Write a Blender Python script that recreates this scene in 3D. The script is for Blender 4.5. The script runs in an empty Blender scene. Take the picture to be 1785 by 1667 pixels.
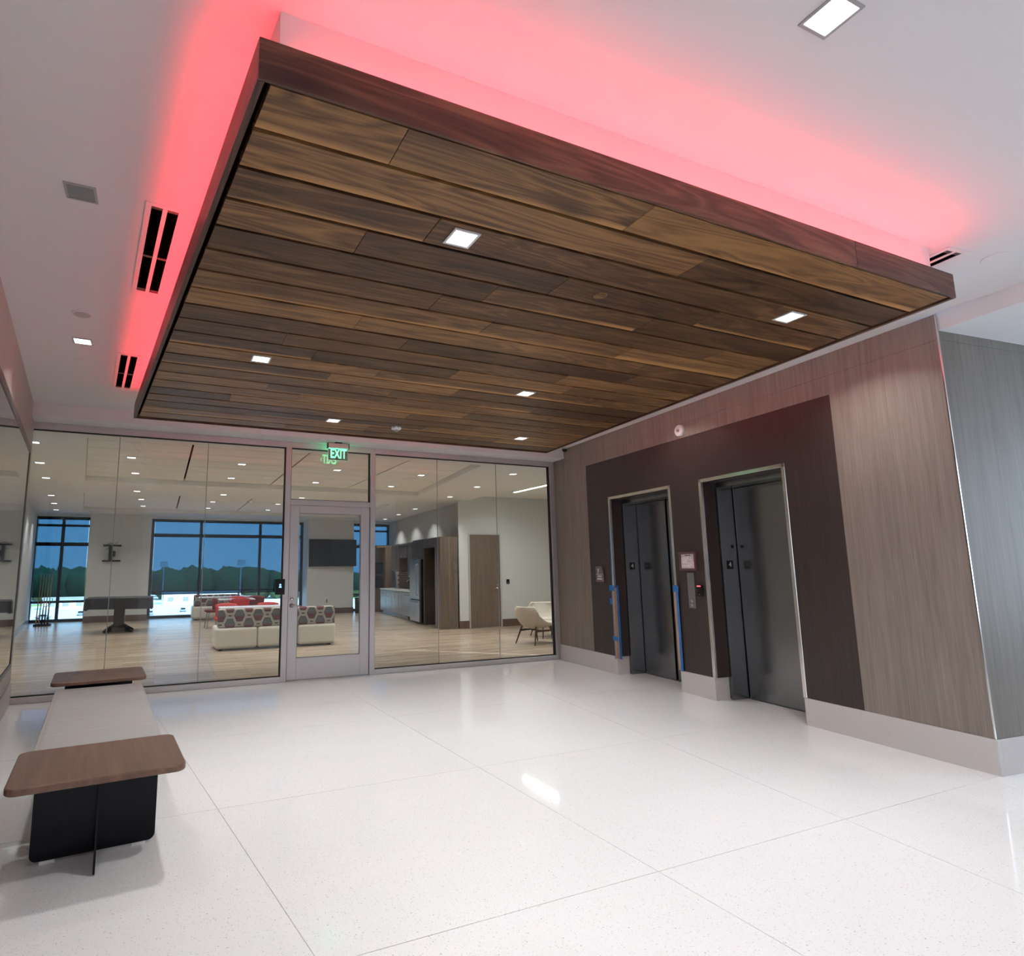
import bpy, bmesh, math, random
from mathutils import Matrix, Vector
random.seed(7)
PI = math.pi
SC = bpy.context.scene
COL = SC.collection

# ------------------------------------------------------------------ camera
W_PX, H_PX = 1785.0, 1667.0
PX, PY, FPX = 748.1, 834.9, 1039.7
AX = Vector((0.91329685, -0.40720771, -0.00841057))   # image right, in world axes
AD = Vector((0.05364656, 0.14073865, -0.98859227))    # image down
AF = Vector((0.40374609, 0.90242701, 0.15038146))     # view direction
cam = bpy.data.cameras.new('camera'); cam_o = bpy.data.objects.new('camera', cam); COL.objects.link(cam_o)
cam.sensor_fit = 'HORIZONTAL'; cam.sensor_width = 36.0; cam.lens = 36.0 * FPX / W_PX
cam.shift_x = (W_PX / 2 - PX) / W_PX; cam.shift_y = (PY - H_PX / 2) / W_PX
cam.clip_start = 0.05; cam.clip_end = 3000
cam_o.matrix_world = Matrix(((AX.x, -AD.x, -AF.x, 0), (AX.y, -AD.y, -AF.y, 0), (AX.z, -AD.z, -AF.z, 1.5), (0, 0, 0, 1)))
SC.camera = cam_o

# ------------------------------------------------------------------ world, sun, daylight, fill lamp, exposure
SC.view_settings.view_transform = 'Standard'; SC.view_settings.look = 'None'
SC.view_settings.gamma = 1.0; SC.view_settings.use_curve_mapping = False
SC.view_settings.exposure = 0.18
SC.cycles.max_bounces = 10; SC.cycles.transparent_max_bounces = 24
SC.cycles.diffuse_bounces = 5; SC.cycles.glossy_bounces = 5
SC.cycles.caustics_reflective = False; SC.cycles.caustics_refractive = False
SC.cycles.sample_clamp_indirect = 6.0
P_CANOPY, P_LOBBY, P_LOUNGE, P_LINEAR, P_COVE = 14.2, 9.5, 13.2, 45.0, 34.0
world = bpy.data.worlds.new('world'); SC.world = world; world.use_nodes = True
nt = world.node_tree; nt.nodes.clear()
wo = nt.nodes.new('ShaderNodeOutputWorld'); bg = nt.nodes.new('ShaderNodeBackground')
tc = nt.nodes.new('ShaderNodeTexCoord'); sp = nt.nodes.new('ShaderNodeSeparateXYZ'); rp = nt.nodes.new('ShaderNodeValToRGB')
nt.links.new(tc.outputs['Generated'], sp.inputs[0]); nt.links.new(sp.outputs['Z'], rp.inputs[0])
rp.color_ramp.elements[0].position = 0.0; rp.color_ramp.elements[0].color = (0.55, 0.74, 0.95, 1)
rp.color_ramp.elements[1].position = 0.35; rp.color_ramp.elements[1].color = (0.26, 0.60, 0.98, 1)
nt.links.new(rp.outputs[0], bg.inputs[0]); bg.inputs[1].default_value = 3.0
nt.links.new(bg.outputs[0], wo.inputs[0])
sun = bpy.data.lights.new('sun', 'SUN'); sun.energy = 6.0; sun.angle = 0.02
sun_o = bpy.data.objects.new('sun', sun); COL.objects.link(sun_o); sun_o.rotation_euler = (math.radians(28), math.radians(35), 0)


def area(name, loc, size, power, color, direction, parent=None, spread=PI):
    l = bpy.data.lights.new(name, 'AREA'); l.shape = 'RECTANGLE'; l.size, l.size_y = size
    l.energy = power; l.color = color; l.spread = spread
    o = bpy.data.objects.new(name, l); COL.objects.link(o)
    o.rotation_euler = Vector(direction).to_track_quat('-Z', 'Y').to_euler(); o.location = loc
    if parent: o.parent = parent
    return o


area('daylight_corridor', (10.3, 0.2, 1.9), (3.4, 2.4), 85, (0.66, 0.83, 1.0), (-1, 0, 0.22))
area('rear_fill', (-5.8, -3.1, 1.9), (3.6, 2.6), 270, (0.84, 0.92, 1.0), (1, 0.12, 0.28))  # added unseen fill lamp, no window there; tilted up to brighten the ceiling


# ------------------------------------------------------------------ materials
def mat(name):
    m = bpy.data.materials.new(name); m.use_nodes = True
    n = m.node_tree.nodes; return m, m.node_tree, n['Principled BSDF']


def simple(name, col, rough=0.5, metal=0.0, spec=0.5, bump=0.0, bscale=60, emit=None, estr=0.0, coat=0.0, var=0.0):
    m, t, p = mat(name)
    p.inputs['Base Color'].default_value = (*col, 1); p.inputs['Roughness'].default_value = rough
    p.inputs['Metallic'].default_value = metal; p.inputs['Specular IOR Level'].default_value = spec
    p.inputs['Coat Weight'].default_value = coat
    if emit:
        p.inputs['Emission Color'].default_value = (*emit, 1); p.inputs['Emission Strength'].default_value = estr
    if bump or var:
        c = t.nodes.new('ShaderNodeTexCoord'); nz = t.nodes.new('ShaderNodeTexNoise'); nz.inputs['Scale'].default_value = bscale
        nz.inputs['Detail'].default_value = 4
        t.links.new(c.outputs['Object'], nz.inputs['Vector'])
        if bump:
            b = t.nodes.new('ShaderNodeBump'); b.inputs['Strength'].default_value = bump; b.inputs['Distance'].default_value = 0.003
            t.links.new(nz.outputs['Fac'], b.inputs['Height']); t.links.new(b.outputs[0], p.inputs['Normal'])
        if var:
            mx = t.nodes.new('ShaderNodeMix'); mx.data_type = 'RGBA'
            mx.inputs[6].default_value = (*[c_ * (1 - var) for c_ in col], 1); mx.inputs[7].default_value = (*[min(1, c_ * (1 + var)) for c_ in col], 1)
            t.links.new(nz.outputs['Fac'], mx.inputs[0]); t.links.new(mx.outputs[2], p.inputs['Base Color'])
    return m


def ramp(t, stops):
    r = t.nodes.new('ShaderNodeValToRGB'); e = r.color_ramp.elements
    e[0].position, e[0].color = stops[0][0], (*stops[0][1], 1)
    e[1].position, e[1].color = stops[-1][0], (*stops[-1][1], 1)
    for pos, c in stops[1:-1]:
        x = e.new(pos); x.color = (*c, 1)
    return r


def mth(t, op, a, b=None, clamp=False):
    n = t.nodes.new('ShaderNodeMath'); n.operation = op; n.use_clamp = clamp
    for i, v in enumerate((a, b)):
        if v is None: continue
        if isinstance(v, (int, float)): n.inputs[i].default_value = v
        else: t.links.new(v, n.inputs[i])
    return n.outputs[0]


def mapping(t, src, scale, loc=None):
    mp = t.nodes.new('ShaderNodeMapping'); mp.inputs['Scale'].default_value = scale
    t.links.new(src, mp.inputs['Vector'])
    if loc is not None: t.links.new(loc, mp.inputs['Location'])
    return mp.outputs[0]


def noise(t, vec, scale=1.0, detail=4, rough=0.55, dist=0.0):
    n = t.nodes.new('ShaderNodeTexNoise'); n.inputs['Scale'].default_value = scale; n.inputs['Detail'].default_value = detail
    n.inputs['Roughness'].default_value = rough; n.inputs['Distortion'].default_value = dist
    t.links.new(vec, n.inputs['Vector']); return n.outputs['Fac']


def mixc(t, fac, a, b, mode='MIX'):
    x = t.nodes.new('ShaderNodeMix'); x.data_type = 'RGBA'; x.blend_type = mode
    for i, v in ((0, fac), (6, a), (7, b)):
        if isinstance(v, (int, float)): x.inputs[i].default_value = v
        elif isinstance(v, tuple): x.inputs[i].default_value = (*v, 1)
        else: t.links.new(v, x.inputs[i])
    return x.outputs[2]


def walnut(name, dark, mid, gold, along='x', rough=0.38, rnd=1.0, sap=True, fig=0.25):
    """figured walnut: cathedral figure, streaks, knots and a pale sapwood edge on some boards"""
    m, t, p = mat(name)
    c = t.nodes.new('ShaderNodeTexCoord'); oi = t.nodes.new('ShaderNodeObjectInfo')
    cv = t.nodes.new('ShaderNodeCombineXYZ')
    r = mth(t, 'MULTIPLY', oi.outputs['Random'], 37.0 * rnd)
    t.links.new(r, cv.inputs[0]); t.links.new(mth(t, 'MULTIPLY', oi.outputs['Random'], 91.0 * rnd), cv.inputs[1]); t.links.new(r, cv.inputs[2])
    sc = {'x': (0.55, 5.0, 5.0), 'y': (5.0, 0.55, 5.0), 'z': (5.0, 5.0, 0.55)}[along]
    v = mapping(t, c.outputs['Object'], sc, cv.outputs[0])
    big = noise(t, v, 1.0, 3, 0.5, 0.6)
    rings = mth(t, 'FRACT', mth(t, 'MULTIPLY', big, 11.0))
    rings = mth(t, 'ABSOLUTE', mth(t, 'SUBTRACT', mth(t, 'MULTIPLY', rings, 2.0), 1.0))
    sf = {'x': (2.5, 110, 110), 'y': (110, 2.5, 110), 'z': (110, 110, 2.5)}[along]
    fine = noise(t, mapping(t, c.outputs['Object'], sf, cv.outputs[0]), 1.0, 3, 0.6)
    sm = {'x': (0.9, 14, 14), 'y': (14, 0.9, 14), 'z': (14, 14, 0.9)}[along]
    med = noise(t, mapping(t, c.outputs['Object'], sm, cv.outputs[0]), 1.0, 4, 0.6)
    k = mth(t, 'ADD', mth(t, 'MULTIPLY', rings, fig), mth(t, 'MULTIPLY', med, 0.77 - fig))
    k = mth(t, 'ADD', k, mth(t, 'MULTIPLY', fine, 0.28))
    k = mth(t, 'ADD', k, mth(t, 'MULTIPLY', mth(t, 'SUBTRACT', oi.outputs['Random'], 0.5), 0.36 * rnd))
    rc = ramp(t, [(0.22, dark), (0.5, mid), (0.80, gold)])
    t.links.new(k, rc.inputs[0]); colr = rc.outputs[0]
    if sap:
        s = t.nodes.new('ShaderNodeSeparateXYZ'); t.links.new(c.outputs['Generated'], s.inputs[0])
        wob = mth(t, 'ADD', s.outputs['Y'], mth(t, 'MULTIPLY', mth(t, 'SUBTRACT', big, 0.5), 0.9))
        edge = t.nodes.new('ShaderNodeMapRange'); edge.inputs[1].default_value = 0.80; edge.inputs[2].default_value = 0.98
        t.links.new(wob, edge.inputs[0])
        has = mth(t, 'GREATER_THAN', mth(t, 'FRACT', mth(t, 'MULTIPLY', oi.outputs['Random'], 13.7)), 0.52)
        f = mth(t, 'MULTIPLY', mth(t, 'MULTIPLY', edge.outputs[0], has), 0.75)
        colr = mixc(t, f, colr, tuple(min(1, g * 1.7) for g in gold))
    vo = t.nodes.new('ShaderNodeTexVoronoi'); vo.inputs['Scale'].default_value = 1.0
    t.links.new(mapping(t, c.outputs['Object'], {'x': (0.8, 2.2, 2.2), 'y': (2.2, 0.8, 2.2), 'z': (2.2, 2.2, 0.8)}[along], cv.outputs[0]), vo.inputs['Vector'])
    kn = t.nodes.new('ShaderNodeMapRange'); kn.inputs[1].default_value = 0.02; kn.inputs[2].default_value = 0.16
    kn.inputs[3].default_value = 0.75; kn.inputs[4].default_value = 0.0; t.links.new(vo.outputs['Distance'], kn.inputs[0])
    colr = mixc(t, kn.outputs[0], colr, tuple(d * 0.6 for d in dark))
    t.links.new(colr, p.inputs['Base Color']); p.inputs['Roughness'].default_value = rough; p.inputs['Specular IOR Level'].default_value = 0.3
    b = t.nodes.new('ShaderNodeBump'); b.inputs['Strength'].default_value = 0.12; b.inputs['Distance'].default_value = 0.002
    t.links.new(fine, b.inputs['Height']); t.links.new(b.outputs[0], p.inputs['Normal'])
    return m


def laminate(name, a, b, rough=0.35, freq=55, mottle=0.25):
    """vertical straight-grain wood laminate"""
    m, t, p = mat(name)
    c = t.nodes.new('ShaderNodeTexCoord')
    f1 = noise(t, mapping(t, c.outputs['Object'], (freq, freq, 1.1)), 1.0, 5, 0.65)
    f2 = noise(t, mapping(t, c.outputs['Object'], (freq * 4, freq * 4, 3.0)), 1.0, 3, 0.6)
    f3 = noise(t, mapping(t, c.outputs['Object'], (5, 5, 0.5)), 1.0, 3, 0.5)
    k = mth(t, 'ADD', mth(t, 'MULTIPLY', f1, 0.5), mth(t, 'ADD', mth(t, 'MULTIPLY', f2, 0.5 - mottle), mth(t, 'MULTIPLY', f3, mottle)))
    rc = ramp(t, [(0.33, a), (0.66, b)]); t.links.new(k, rc.inputs[0]); t.links.new(rc.outputs[0], p.inputs['Base Color'])
    p.inputs['Roughness'].default_value = rough
    return m


def terrazzo(name, base, rough=0.14, amount=1.0):
    m, t, p = mat(name)
    c = t.nodes.new('ShaderNodeTexCoord')
    cols = base
    for scl, thr, colr, st in ((75, 0.22, (0.42, 0.41, 0.40), 0.55), (34, 0.115, (0.20, 0.19, 0.18), 0.55), (130, 0.30, (0.55, 0.54, 0.54), 0.5)):
        v = t.nodes.new('ShaderNodeTexVoronoi'); v.inputs['Scale'].default_value = scl
        t.links.new(c.outputs['Object'], v.inputs['Vector'])
        s = t.nodes.new('ShaderNodeSeparateColor'); t.links.new(v.outputs['Color'], s.inputs[0])
        chip = mth(t, 'LESS_THAN', v.outputs['Distance'], thr)
        pick = mth(t, 'LESS_THAN', s.outputs[0], 0.33)
        cols = mixc(t, mth(t, 'MULTIPLY', mth(t, 'MULTIPLY', chip, pick), st * amount), cols, colr)
    t.links.new(cols, p.inputs['Base Color'])
    nz = noise(t, c.outputs['Object'], 1.3, 3, 0.5)
    rr = t.nodes.new('ShaderNodeMapRange'); rr.inputs[3].default_value = rough * 0.8; rr.inputs[4].default_value = rough * 1.3
    t.links.new(nz, rr.inputs[0]); t.links.new(rr.outputs[0], p.inputs['Roughness'])
    return m


def glass(name, tint=(0.93, 0.95, 0.94)):
    m = bpy.data.materials.new(name); m.use_nodes = True; t = m.node_tree; t.nodes.clear()
    o = t.nodes.new('ShaderNodeOutputMaterial'); mx = t.nodes.new('ShaderNodeMixShader')
    tr = t.nodes.new('ShaderNodeBsdfTransparent'); tr.inputs[0].default_value = (*tint, 1)
    gl = t.nodes.new('ShaderNodeBsdfGlossy'); gl.inputs['Roughness'].default_value = 0.0
    lw = t.nodes.new('ShaderNodeLayerWeight'); lw.inputs[0].default_value = 0.5
    f = mth(t, 'ADD', mth(t, 'MULTIPLY', mth(t, 'POWER', lw.outputs['Facing'], 5.0), 0.95), 0.033)
    t.links.new(f, mx.inputs[0]); t.links.new(tr.outputs[0], mx.inputs[1]); t.links.new(gl.outputs[0], mx.inputs[2]); t.links.new(mx.outputs[0], o.inputs[0])
    return m


def shade_mesh(name):
    """dark solar-shade fabric: a fine weave one can see through"""
    m = bpy.data.materials.new(name); m.use_nodes = True; t = m.node_tree; t.nodes.clear()
    o = t.nodes.new('ShaderNodeOutputMaterial'); mx = t.nodes.new('ShaderNodeMixShader')
    tr = t.nodes.new('ShaderNodeBsdfTransparent'); tr.inputs[0].default_value = (0.052, 0.122, 0.185, 1)
    d = t.nodes.new('ShaderNodeBsdfDiffuse'); d.inputs[0].default_value = (0.03, 0.035, 0.04, 1)
    mx.inputs[0].default_value = 0.02
    t.links.new(tr.outputs[0], mx.inputs[1]); t.links.new(d.outputs[0], mx.inputs[2]); t.links.new(mx.outputs[0], o.inputs[0])
    return m


def oak_floor(name):
    m, t, p = mat(name)
    c = t.nodes.new('ShaderNodeTexCoord')
    b = t.nodes.new('ShaderNodeTexBrick'); b.offset = 0.37; b.inputs['Scale'].default_value = 1.0
    b.inputs['Brick Width'].default_value = 1.3; b.inputs['Row Height'].default_value = 0.13; b.inputs['Mortar Size'].default_value = 0.0015
    b.inputs['Color1'].default_value = (0.35, 0.275, 0.20, 1); b.inputs['Color2'].default_value = (0.47, 0.39, 0.305, 1); b.inputs['Mortar'].default_value = (0.16, 0.11, 0.07, 1)
    t.links.new(c.outputs['Object'], b.inputs['Vector'])
    n = noise(t, mapping(t, c.outputs['Object'], (1.2, 30, 30)), 1.0, 4, 0.6)
    rc = ramp(t, [(0.3, (0.62, 0.58, 0.55)), (0.7, (1.25, 1.22, 1.2))]); t.links.new(n, rc.inputs[0])
    t.links.new(mixc(t, 1.0, b.outputs['Color'], rc.outputs[0], 'MULTIPLY'), p.inputs['Base Color'])
    p.inputs['Roughness'].default_value = 0.27
    return m


def hex_fabric(name):
    """woven upholstery with hexagons in grey and maroon, pale bands between"""
    m, t, p = mat(name)
    c = t.nodes.new('ShaderNodeTexCoord'); s = t.nodes.new('ShaderNodeSeparateXYZ'); t.links.new(c.outputs['Object'], s.inputs[0])
    X, Z = s.outputs['X'], s.outputs['Z']
    S_, H_, SX = 0.117, 0.168, 0.152

    def cell(ox, oz):
        dx = mth(t, 'SUBTRACT', mth(t, 'FLOORED_MODULO', mth(t, 'ADD', X, 1.5 * S_ + ox), 3 * S_), 1.5 * S_)
        dz = mth(t, 'SUBTRACT', mth(t, 'FLOORED_MODULO', mth(t, 'ADD', Z, H_ + oz), 2 * H_), H_)
        ax, az = mth(t, 'ABSOLUTE', dx), mth(t, 'ABSOLUTE', dz)
        return mth(t, 'MAXIMUM', mth(t, 'DIVIDE', az, H_), mth(t, 'ADD', mth(t, 'DIVIDE', ax, SX), mth(t, 'DIVIDE', az, 2 * H_))), dz
    m1, z1 = cell(-0.139, -0.483); m2, z2 = cell(-0.139 + 1.5 * S_, -0.483 + H_)
    first = mth(t, 'LESS_THAN', m1, m2)
    mm = mth(t, 'MINIMUM', m1, m2)
    dz = mth(t, 'ADD', mth(t, 'MULTIPLY', first, z1), mth(t, 'MULTIPLY', mth(t, 'SUBTRACT', 1.0, first), z2))
    low = mth(t, 'LESS_THAN', dz, -0.012)
    inner = mixc(t, low, (0.10, 0.105, 0.11), (0.13, 0.035, 0.042))
    inner = mixc(t, mth(t, 'GREATER_THAN', mm, 0.58), inner, (0.028, 0.03, 0.034))
    band = mixc(t, mth(t, 'GREATER_THAN', mm, 0.66), inner, (0.34, 0.31, 0.27))
    colr = mixc(t, mth(t, 'GREATER_THAN', mth(t, 'DIVIDE', mth(t, 'ABSOLUTE', dz), H_), 0.93), band, (0.03, 0.03, 0.032))
    t.links.new(colr, p.inputs['Base Color']); p.inputs['Roughness'].default_value = 0.9
    return m


def map_print(name):
    m, t, p = mat(name)
    c = t.nodes.new('ShaderNodeTexCoord')
    v = t.nodes.new('ShaderNodeTexVoronoi'); v.feature = 'DISTANCE_TO_EDGE'; v.inputs['Scale'].default_value = 34
    t.links.new(c.outputs['Object'], v.inputs['Vector'])
    n = noise(t, c.outputs['Object'], 14, 2)
    line = mth(t, 'MULTIPLY', mth(t, 'LESS_THAN', v.outputs['Distance'], 0.035), mth(t, 'GREATER_THAN', n, 0.46))
    red = noise(t, c.outputs['Object'], 40, 1)
    cc = mixc(t, line, (0.86, 0.80, 0.81), (0.32, 0.28, 0.30))
    cc = mixc(t, mth(t, 'MULTIPLY', mth(t, 'GREATER_THAN', red, 0.66), 0.5), cc, (0.65, 0.20, 0.22))
    t.links.new(cc, p.inputs['Base Color']); p.inputs['Roughness'].default_value = 0.5
    return m


def brushed(name, col, rough=0.28, along='x'):
    m, t, p = mat(name)
    c = t.nodes.new('ShaderNodeTexCoord')
    n = noise(t, mapping(t, c.outputs['Object'], {'x': (1.5, 300, 300), 'z': (300, 300, 1.5)}[along]), 1.0, 3)
    mr = t.nodes.new('ShaderNodeMapRange'); mr.inputs[3].default_value = rough * 0.75; mr.inputs[4].default_value = rough * 1.3
    t.links.new(n, mr.inputs[0]); t.links.new(mr.outputs[0], p.inputs['Roughness'])
    p.inputs['Base Color'].default_value = (*col, 1); p.inputs['Metallic'].default_value = 1.0
    return m


M = {}
M['plaster'] = simple('plaster', (0.80, 0.795, 0.805), 0.9, bump=0.05, bscale=200)
M['lounge_wall'] = simple('lounge_wall', (0.66, 0.68, 0.675), 0.85, bump=0.04, bscale=180)
M['lounge_grey'] = simple('lounge_grey', (0.52, 0.52, 0.51), 0.85, bump=0.04, bscale=180)
M['gyp'] = simple('gyp', (0.82, 0.81, 0.80), 0.9, bump=0.03, bscale=200)
M['tile'] = simple('tile', (0.86, 0.84, 0.80), 0.9, bump=0.2, bscale=400)
M['walnut'] = walnut('walnut', (0.032, 0.015, 0.008), (0.108, 0.050, 0.021), (0.29, 0.148, 0.055))
M['fascia'] = walnut('fascia', (0.034, 0.014, 0.011), (0.105, 0.044, 0.029), (0.24, 0.112, 0.062), sap=False)
M['fascia_y'] = walnut('fascia_y', (0.034, 0.016, 0.012), (0.085, 0.042, 0.028), (0.16, 0.08, 0.05), along='y', sap=False)
M['table_wood'] = walnut('table_wood', (0.085, 0.050, 0.036), (0.165, 0.096, 0.070), (0.25, 0.155, 0.112), along='y', rough=0.33, rnd=0.3, sap=False, fig=0.04)
M['black'] = simple('black', (0.012, 0.011, 0.010), 0.6)
M['dark_gap'] = simple('dark_gap', (0.006, 0.004, 0.003), 1.0, spec=0.0)
M['void'] = simple('void', (0.001, 0.001, 0.001), 1.0, spec=0.0)
M['grille'] = simple('grille', (0.45, 0.44, 0.44), 0.7)
M['lam_light'] = laminate('lam_light', (0.165, 0.134, 0.115), (0.315, 0.262, 0.230), 0.45, 30, 0.2)
M['lam_dark'] = laminate('lam_dark', (0.028, 0.018, 0.016), (0.060, 0.043, 0.038), 0.42, 70, 0.15)
M['lam_grey'] = laminate('lam_grey', (0.140, 0.123, 0.108), (0.25, 0.226, 0.205), 0.45, 30, 0.2)
M['lam_left'] = laminate('lam_left', (0.31, 0.255, 0.23), (0.40, 0.335, 0.305), 0.30, 20)
M['terrazzo'] = terrazzo('terrazzo', (0.82, 0.82, 0.83), 0.055)
M['terrazzo_base'] = terrazzo('terrazzo_base', (0.62, 0.59, 0.575), 0.35, 0.45)
M['joint'] = simple('joint', (0.62, 0.61, 0.61), 0.5)
M['alu'] = simple('alu', (0.62, 0.60, 0.61), 0.38, 0.55)
M['alu_dark'] = simple('alu_dark', (0.30, 0.30, 0.30), 0.35, 0.8)
M['steel'] = brushed('steel', (0.60, 0.585, 0.57), 0.22, 'x')
M['steel_polished'] = simple('steel_polished', (0.75, 0.72, 0.69), 0.16, 1.0)
M['steel_dark'] = simple('steel_dark', (0.255, 0.255, 0.26), 0.24, 1.0)
M['gasket'] = simple('gasket', (0.008, 0.008, 0.009), 0.6)
M['silicone'] = simple('silicone', (0.40, 0.42, 0.40), 0.25)
M['glass'] = glass('glass')
M['win_glass'] = glass('win_glass', (0.86, 0.93, 0.95))
M['shade'] = shade_mesh('shade')
M['lens'] = simple('lens', (0.9, 0.9, 0.9), 0.4, emit=(1, 0.985, 0.97), estr=2.6)
M['lens_dim'] = simple('lens_dim', (0.20, 0.225, 0.235), 0.3)
M['lens_linear'] = simple('lens_linear', (0.9, 0.9, 0.9), 0.4, emit=(1, 0.98, 0.95), estr=9.0)
M['trim_white'] = simple('trim_white', (0.66, 0.65, 0.66), 0.5)
M['trim_grey'] = simple('trim_grey', (0.42, 0.41, 0.42), 0.35, 0.3)
M['red_led'] = simple('red_led', (0.4, 0.02, 0.02), 0.5, emit=(1, 0.05, 0.06), estr=6)
M['green_led'] = simple('green_led', (0.1, 0.6, 0.4), 0.4, emit=(0.17, 1.0, 0.40), estr=2.0)
M['green_led_back'] = simple('green_led_back', (0.1, 0.6, 0.4), 0.4, emit=(0.14, 1.0, 0.42), estr=15.0)
M['blue_led'] = simple('blue_led', (0.1, 0.3, 0.9), 0.4, emit=(0.15, 0.45, 1.0), estr=4)
M['acrylic'] = simple('acrylic', (0.24, 0.25, 0.235), 0.4, 0.2)
M['acrylic_edge'] = simple('acrylic_edge', (0.45, 0.7, 0.6), 0.3, emit=(0.35, 1, 0.65), estr=0.35)
M['white_plastic'] = simple('white_plastic', (0.86, 0.84, 0.84), 0.4)
M['black_plastic'] = simple('black_plastic', (0.009, 0.009, 0.010), 0.4, spec=0.3)
M['screen'] = simple('screen', (0.008, 0.008, 0.009), 0.35, spec=0.25)
M['display_glass'] = simple('display_glass', (0.035, 0.037, 0.036), 0.03, spec=1.0, coat=1.0)
M['bronze'] = simple('bronze', (0.11, 0.095, 0.085), 0.35, 0.7)
M['oak'] = oak_floor('oak')
M['bb_brown'] = simple('bb_brown', (0.14, 0.085, 0.062), 0.4)
M['win_frame'] = simple('win_frame', (0.008, 0.012, 0.018), 0.35, 0.2)
M['hexes'] = hex_fabric('hexes')
M['cream'] = simple('cream', (0.60, 0.575, 0.50), 0.42, bump=0.1, bscale=90)
M['bench_grey'] = simple('bench_grey', (0.40, 0.385, 0.37), 0.40, bump=0.06, bscale=140)
M['chair_cream'] = simple('chair_cream', (0.62, 0.575, 0.50), 0.6, bump=0.08, bscale=120)
M['walnut_leg'] = simple('walnut_leg', (0.075, 0.035, 0.018), 0.4, var=0.3, bscale=30)
M['red'] = simple('red', (0.52, 0.028, 0.032), 0.55, var=0.15, bscale=12)
M['maroon'] = simple('maroon', (0.16, 0.012, 0.018), 0.6, var=0.2, bscale=12)
M['white_top'] = simple('white_top', (0.80, 0.80, 0.80), 0.25)
M['charcoal'] = simple('charcoal', (0.014, 0.015, 0.017), 0.7, bump=0.3, bscale=15)
M['brown_ped'] = simple('brown_ped', (0.065, 0.045, 0.036), 0.45)
M['door_wood'] = laminate('door_wood', (0.125, 0.088, 0.068), (0.225, 0.168, 0.138), 0.45, 30, 0.3)
M['kitchen_oak'] = laminate('kitchen_oak', (0.10, 0.062, 0.036), (0.21, 0.14, 0.085), 0.45, 26, 0.3)
M['kitchen_dark'] = laminate('kitchen_dark', (0.055, 0.045, 0.038), (0.115, 0.095, 0.08), 0.4, 26, 0.3)
M['kitchen_side'] = laminate('kitchen_side', (0.085, 0.062, 0.045), (0.19, 0.145, 0.11), 0.42, 24, 0.3)
M['cab_grey'] = simple('cab_grey', (0.34, 0.34, 0.34), 0.3)
M['counter'] = simple('counter', (0.55, 0.55, 0.50), 0.25, var=0.25, bscale=120)
M['backsplash'] = simple('backsplash', (0.16, 0.115, 0.09), 0.25, var=0.3, bscale=30)
M['appliance'] = brushed('appliance', (0.50, 0.49, 0.47), 0.3, 'x')
M['foot_white'] = simple('foot_white', (0.75, 0.75, 0.72), 0.4)
M['pedestal_black'] = simple('pedestal_black', (0.013, 0.014, 0.017), 0.16, 0.85, bump=0.02, bscale=5)
M['paper'] = map_print('paper')
M['maroon_frame'] = simple('maroon_frame', (0.12, 0.055, 0.065), 0.4)
M['sign_taupe'] = simple('sign_taupe', (0.17, 0.13, 0.13), 0.4)
M['letter_white'] = simple('letter_white', (0.8, 0.78, 0.78), 0.5)
M['tape_blue'] = simple('tape_blue', (0.022, 0.17, 0.50), 0.65, var=0.25, bscale=40)
M['cardboard'] = simple('cardboard', (0.42, 0.28, 0.19), 0.8, var=0.12, bscale=30)
M['cue_wood'] = simple('cue_wood', (0.38, 0.24, 0.14), 0.4)
M['asphalt'] = simple('asphalt', (0.62, 0.62, 0.61), 0.9, var=0.25, bscale=0.05)
M['grass'] = simple('grass', (0.20, 0.34, 0.09), 0.9, var=0.4, bscale=0.08)
M['leaf_far'] = simple('leaf_far', (0.075, 0.15, 0.06), 0.9, var=0.5, bscale=0.12)
M['building_white'] = simple('building_white', (0.78, 0.79, 0.80), 0.7)
M['car_paint'] = simple('car_paint', (0.35, 0.38, 0.42), 0.3, 0.3)
M['rubber'] = simple('rubber', (0.02, 0.02, 0.02), 0.8)


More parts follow.
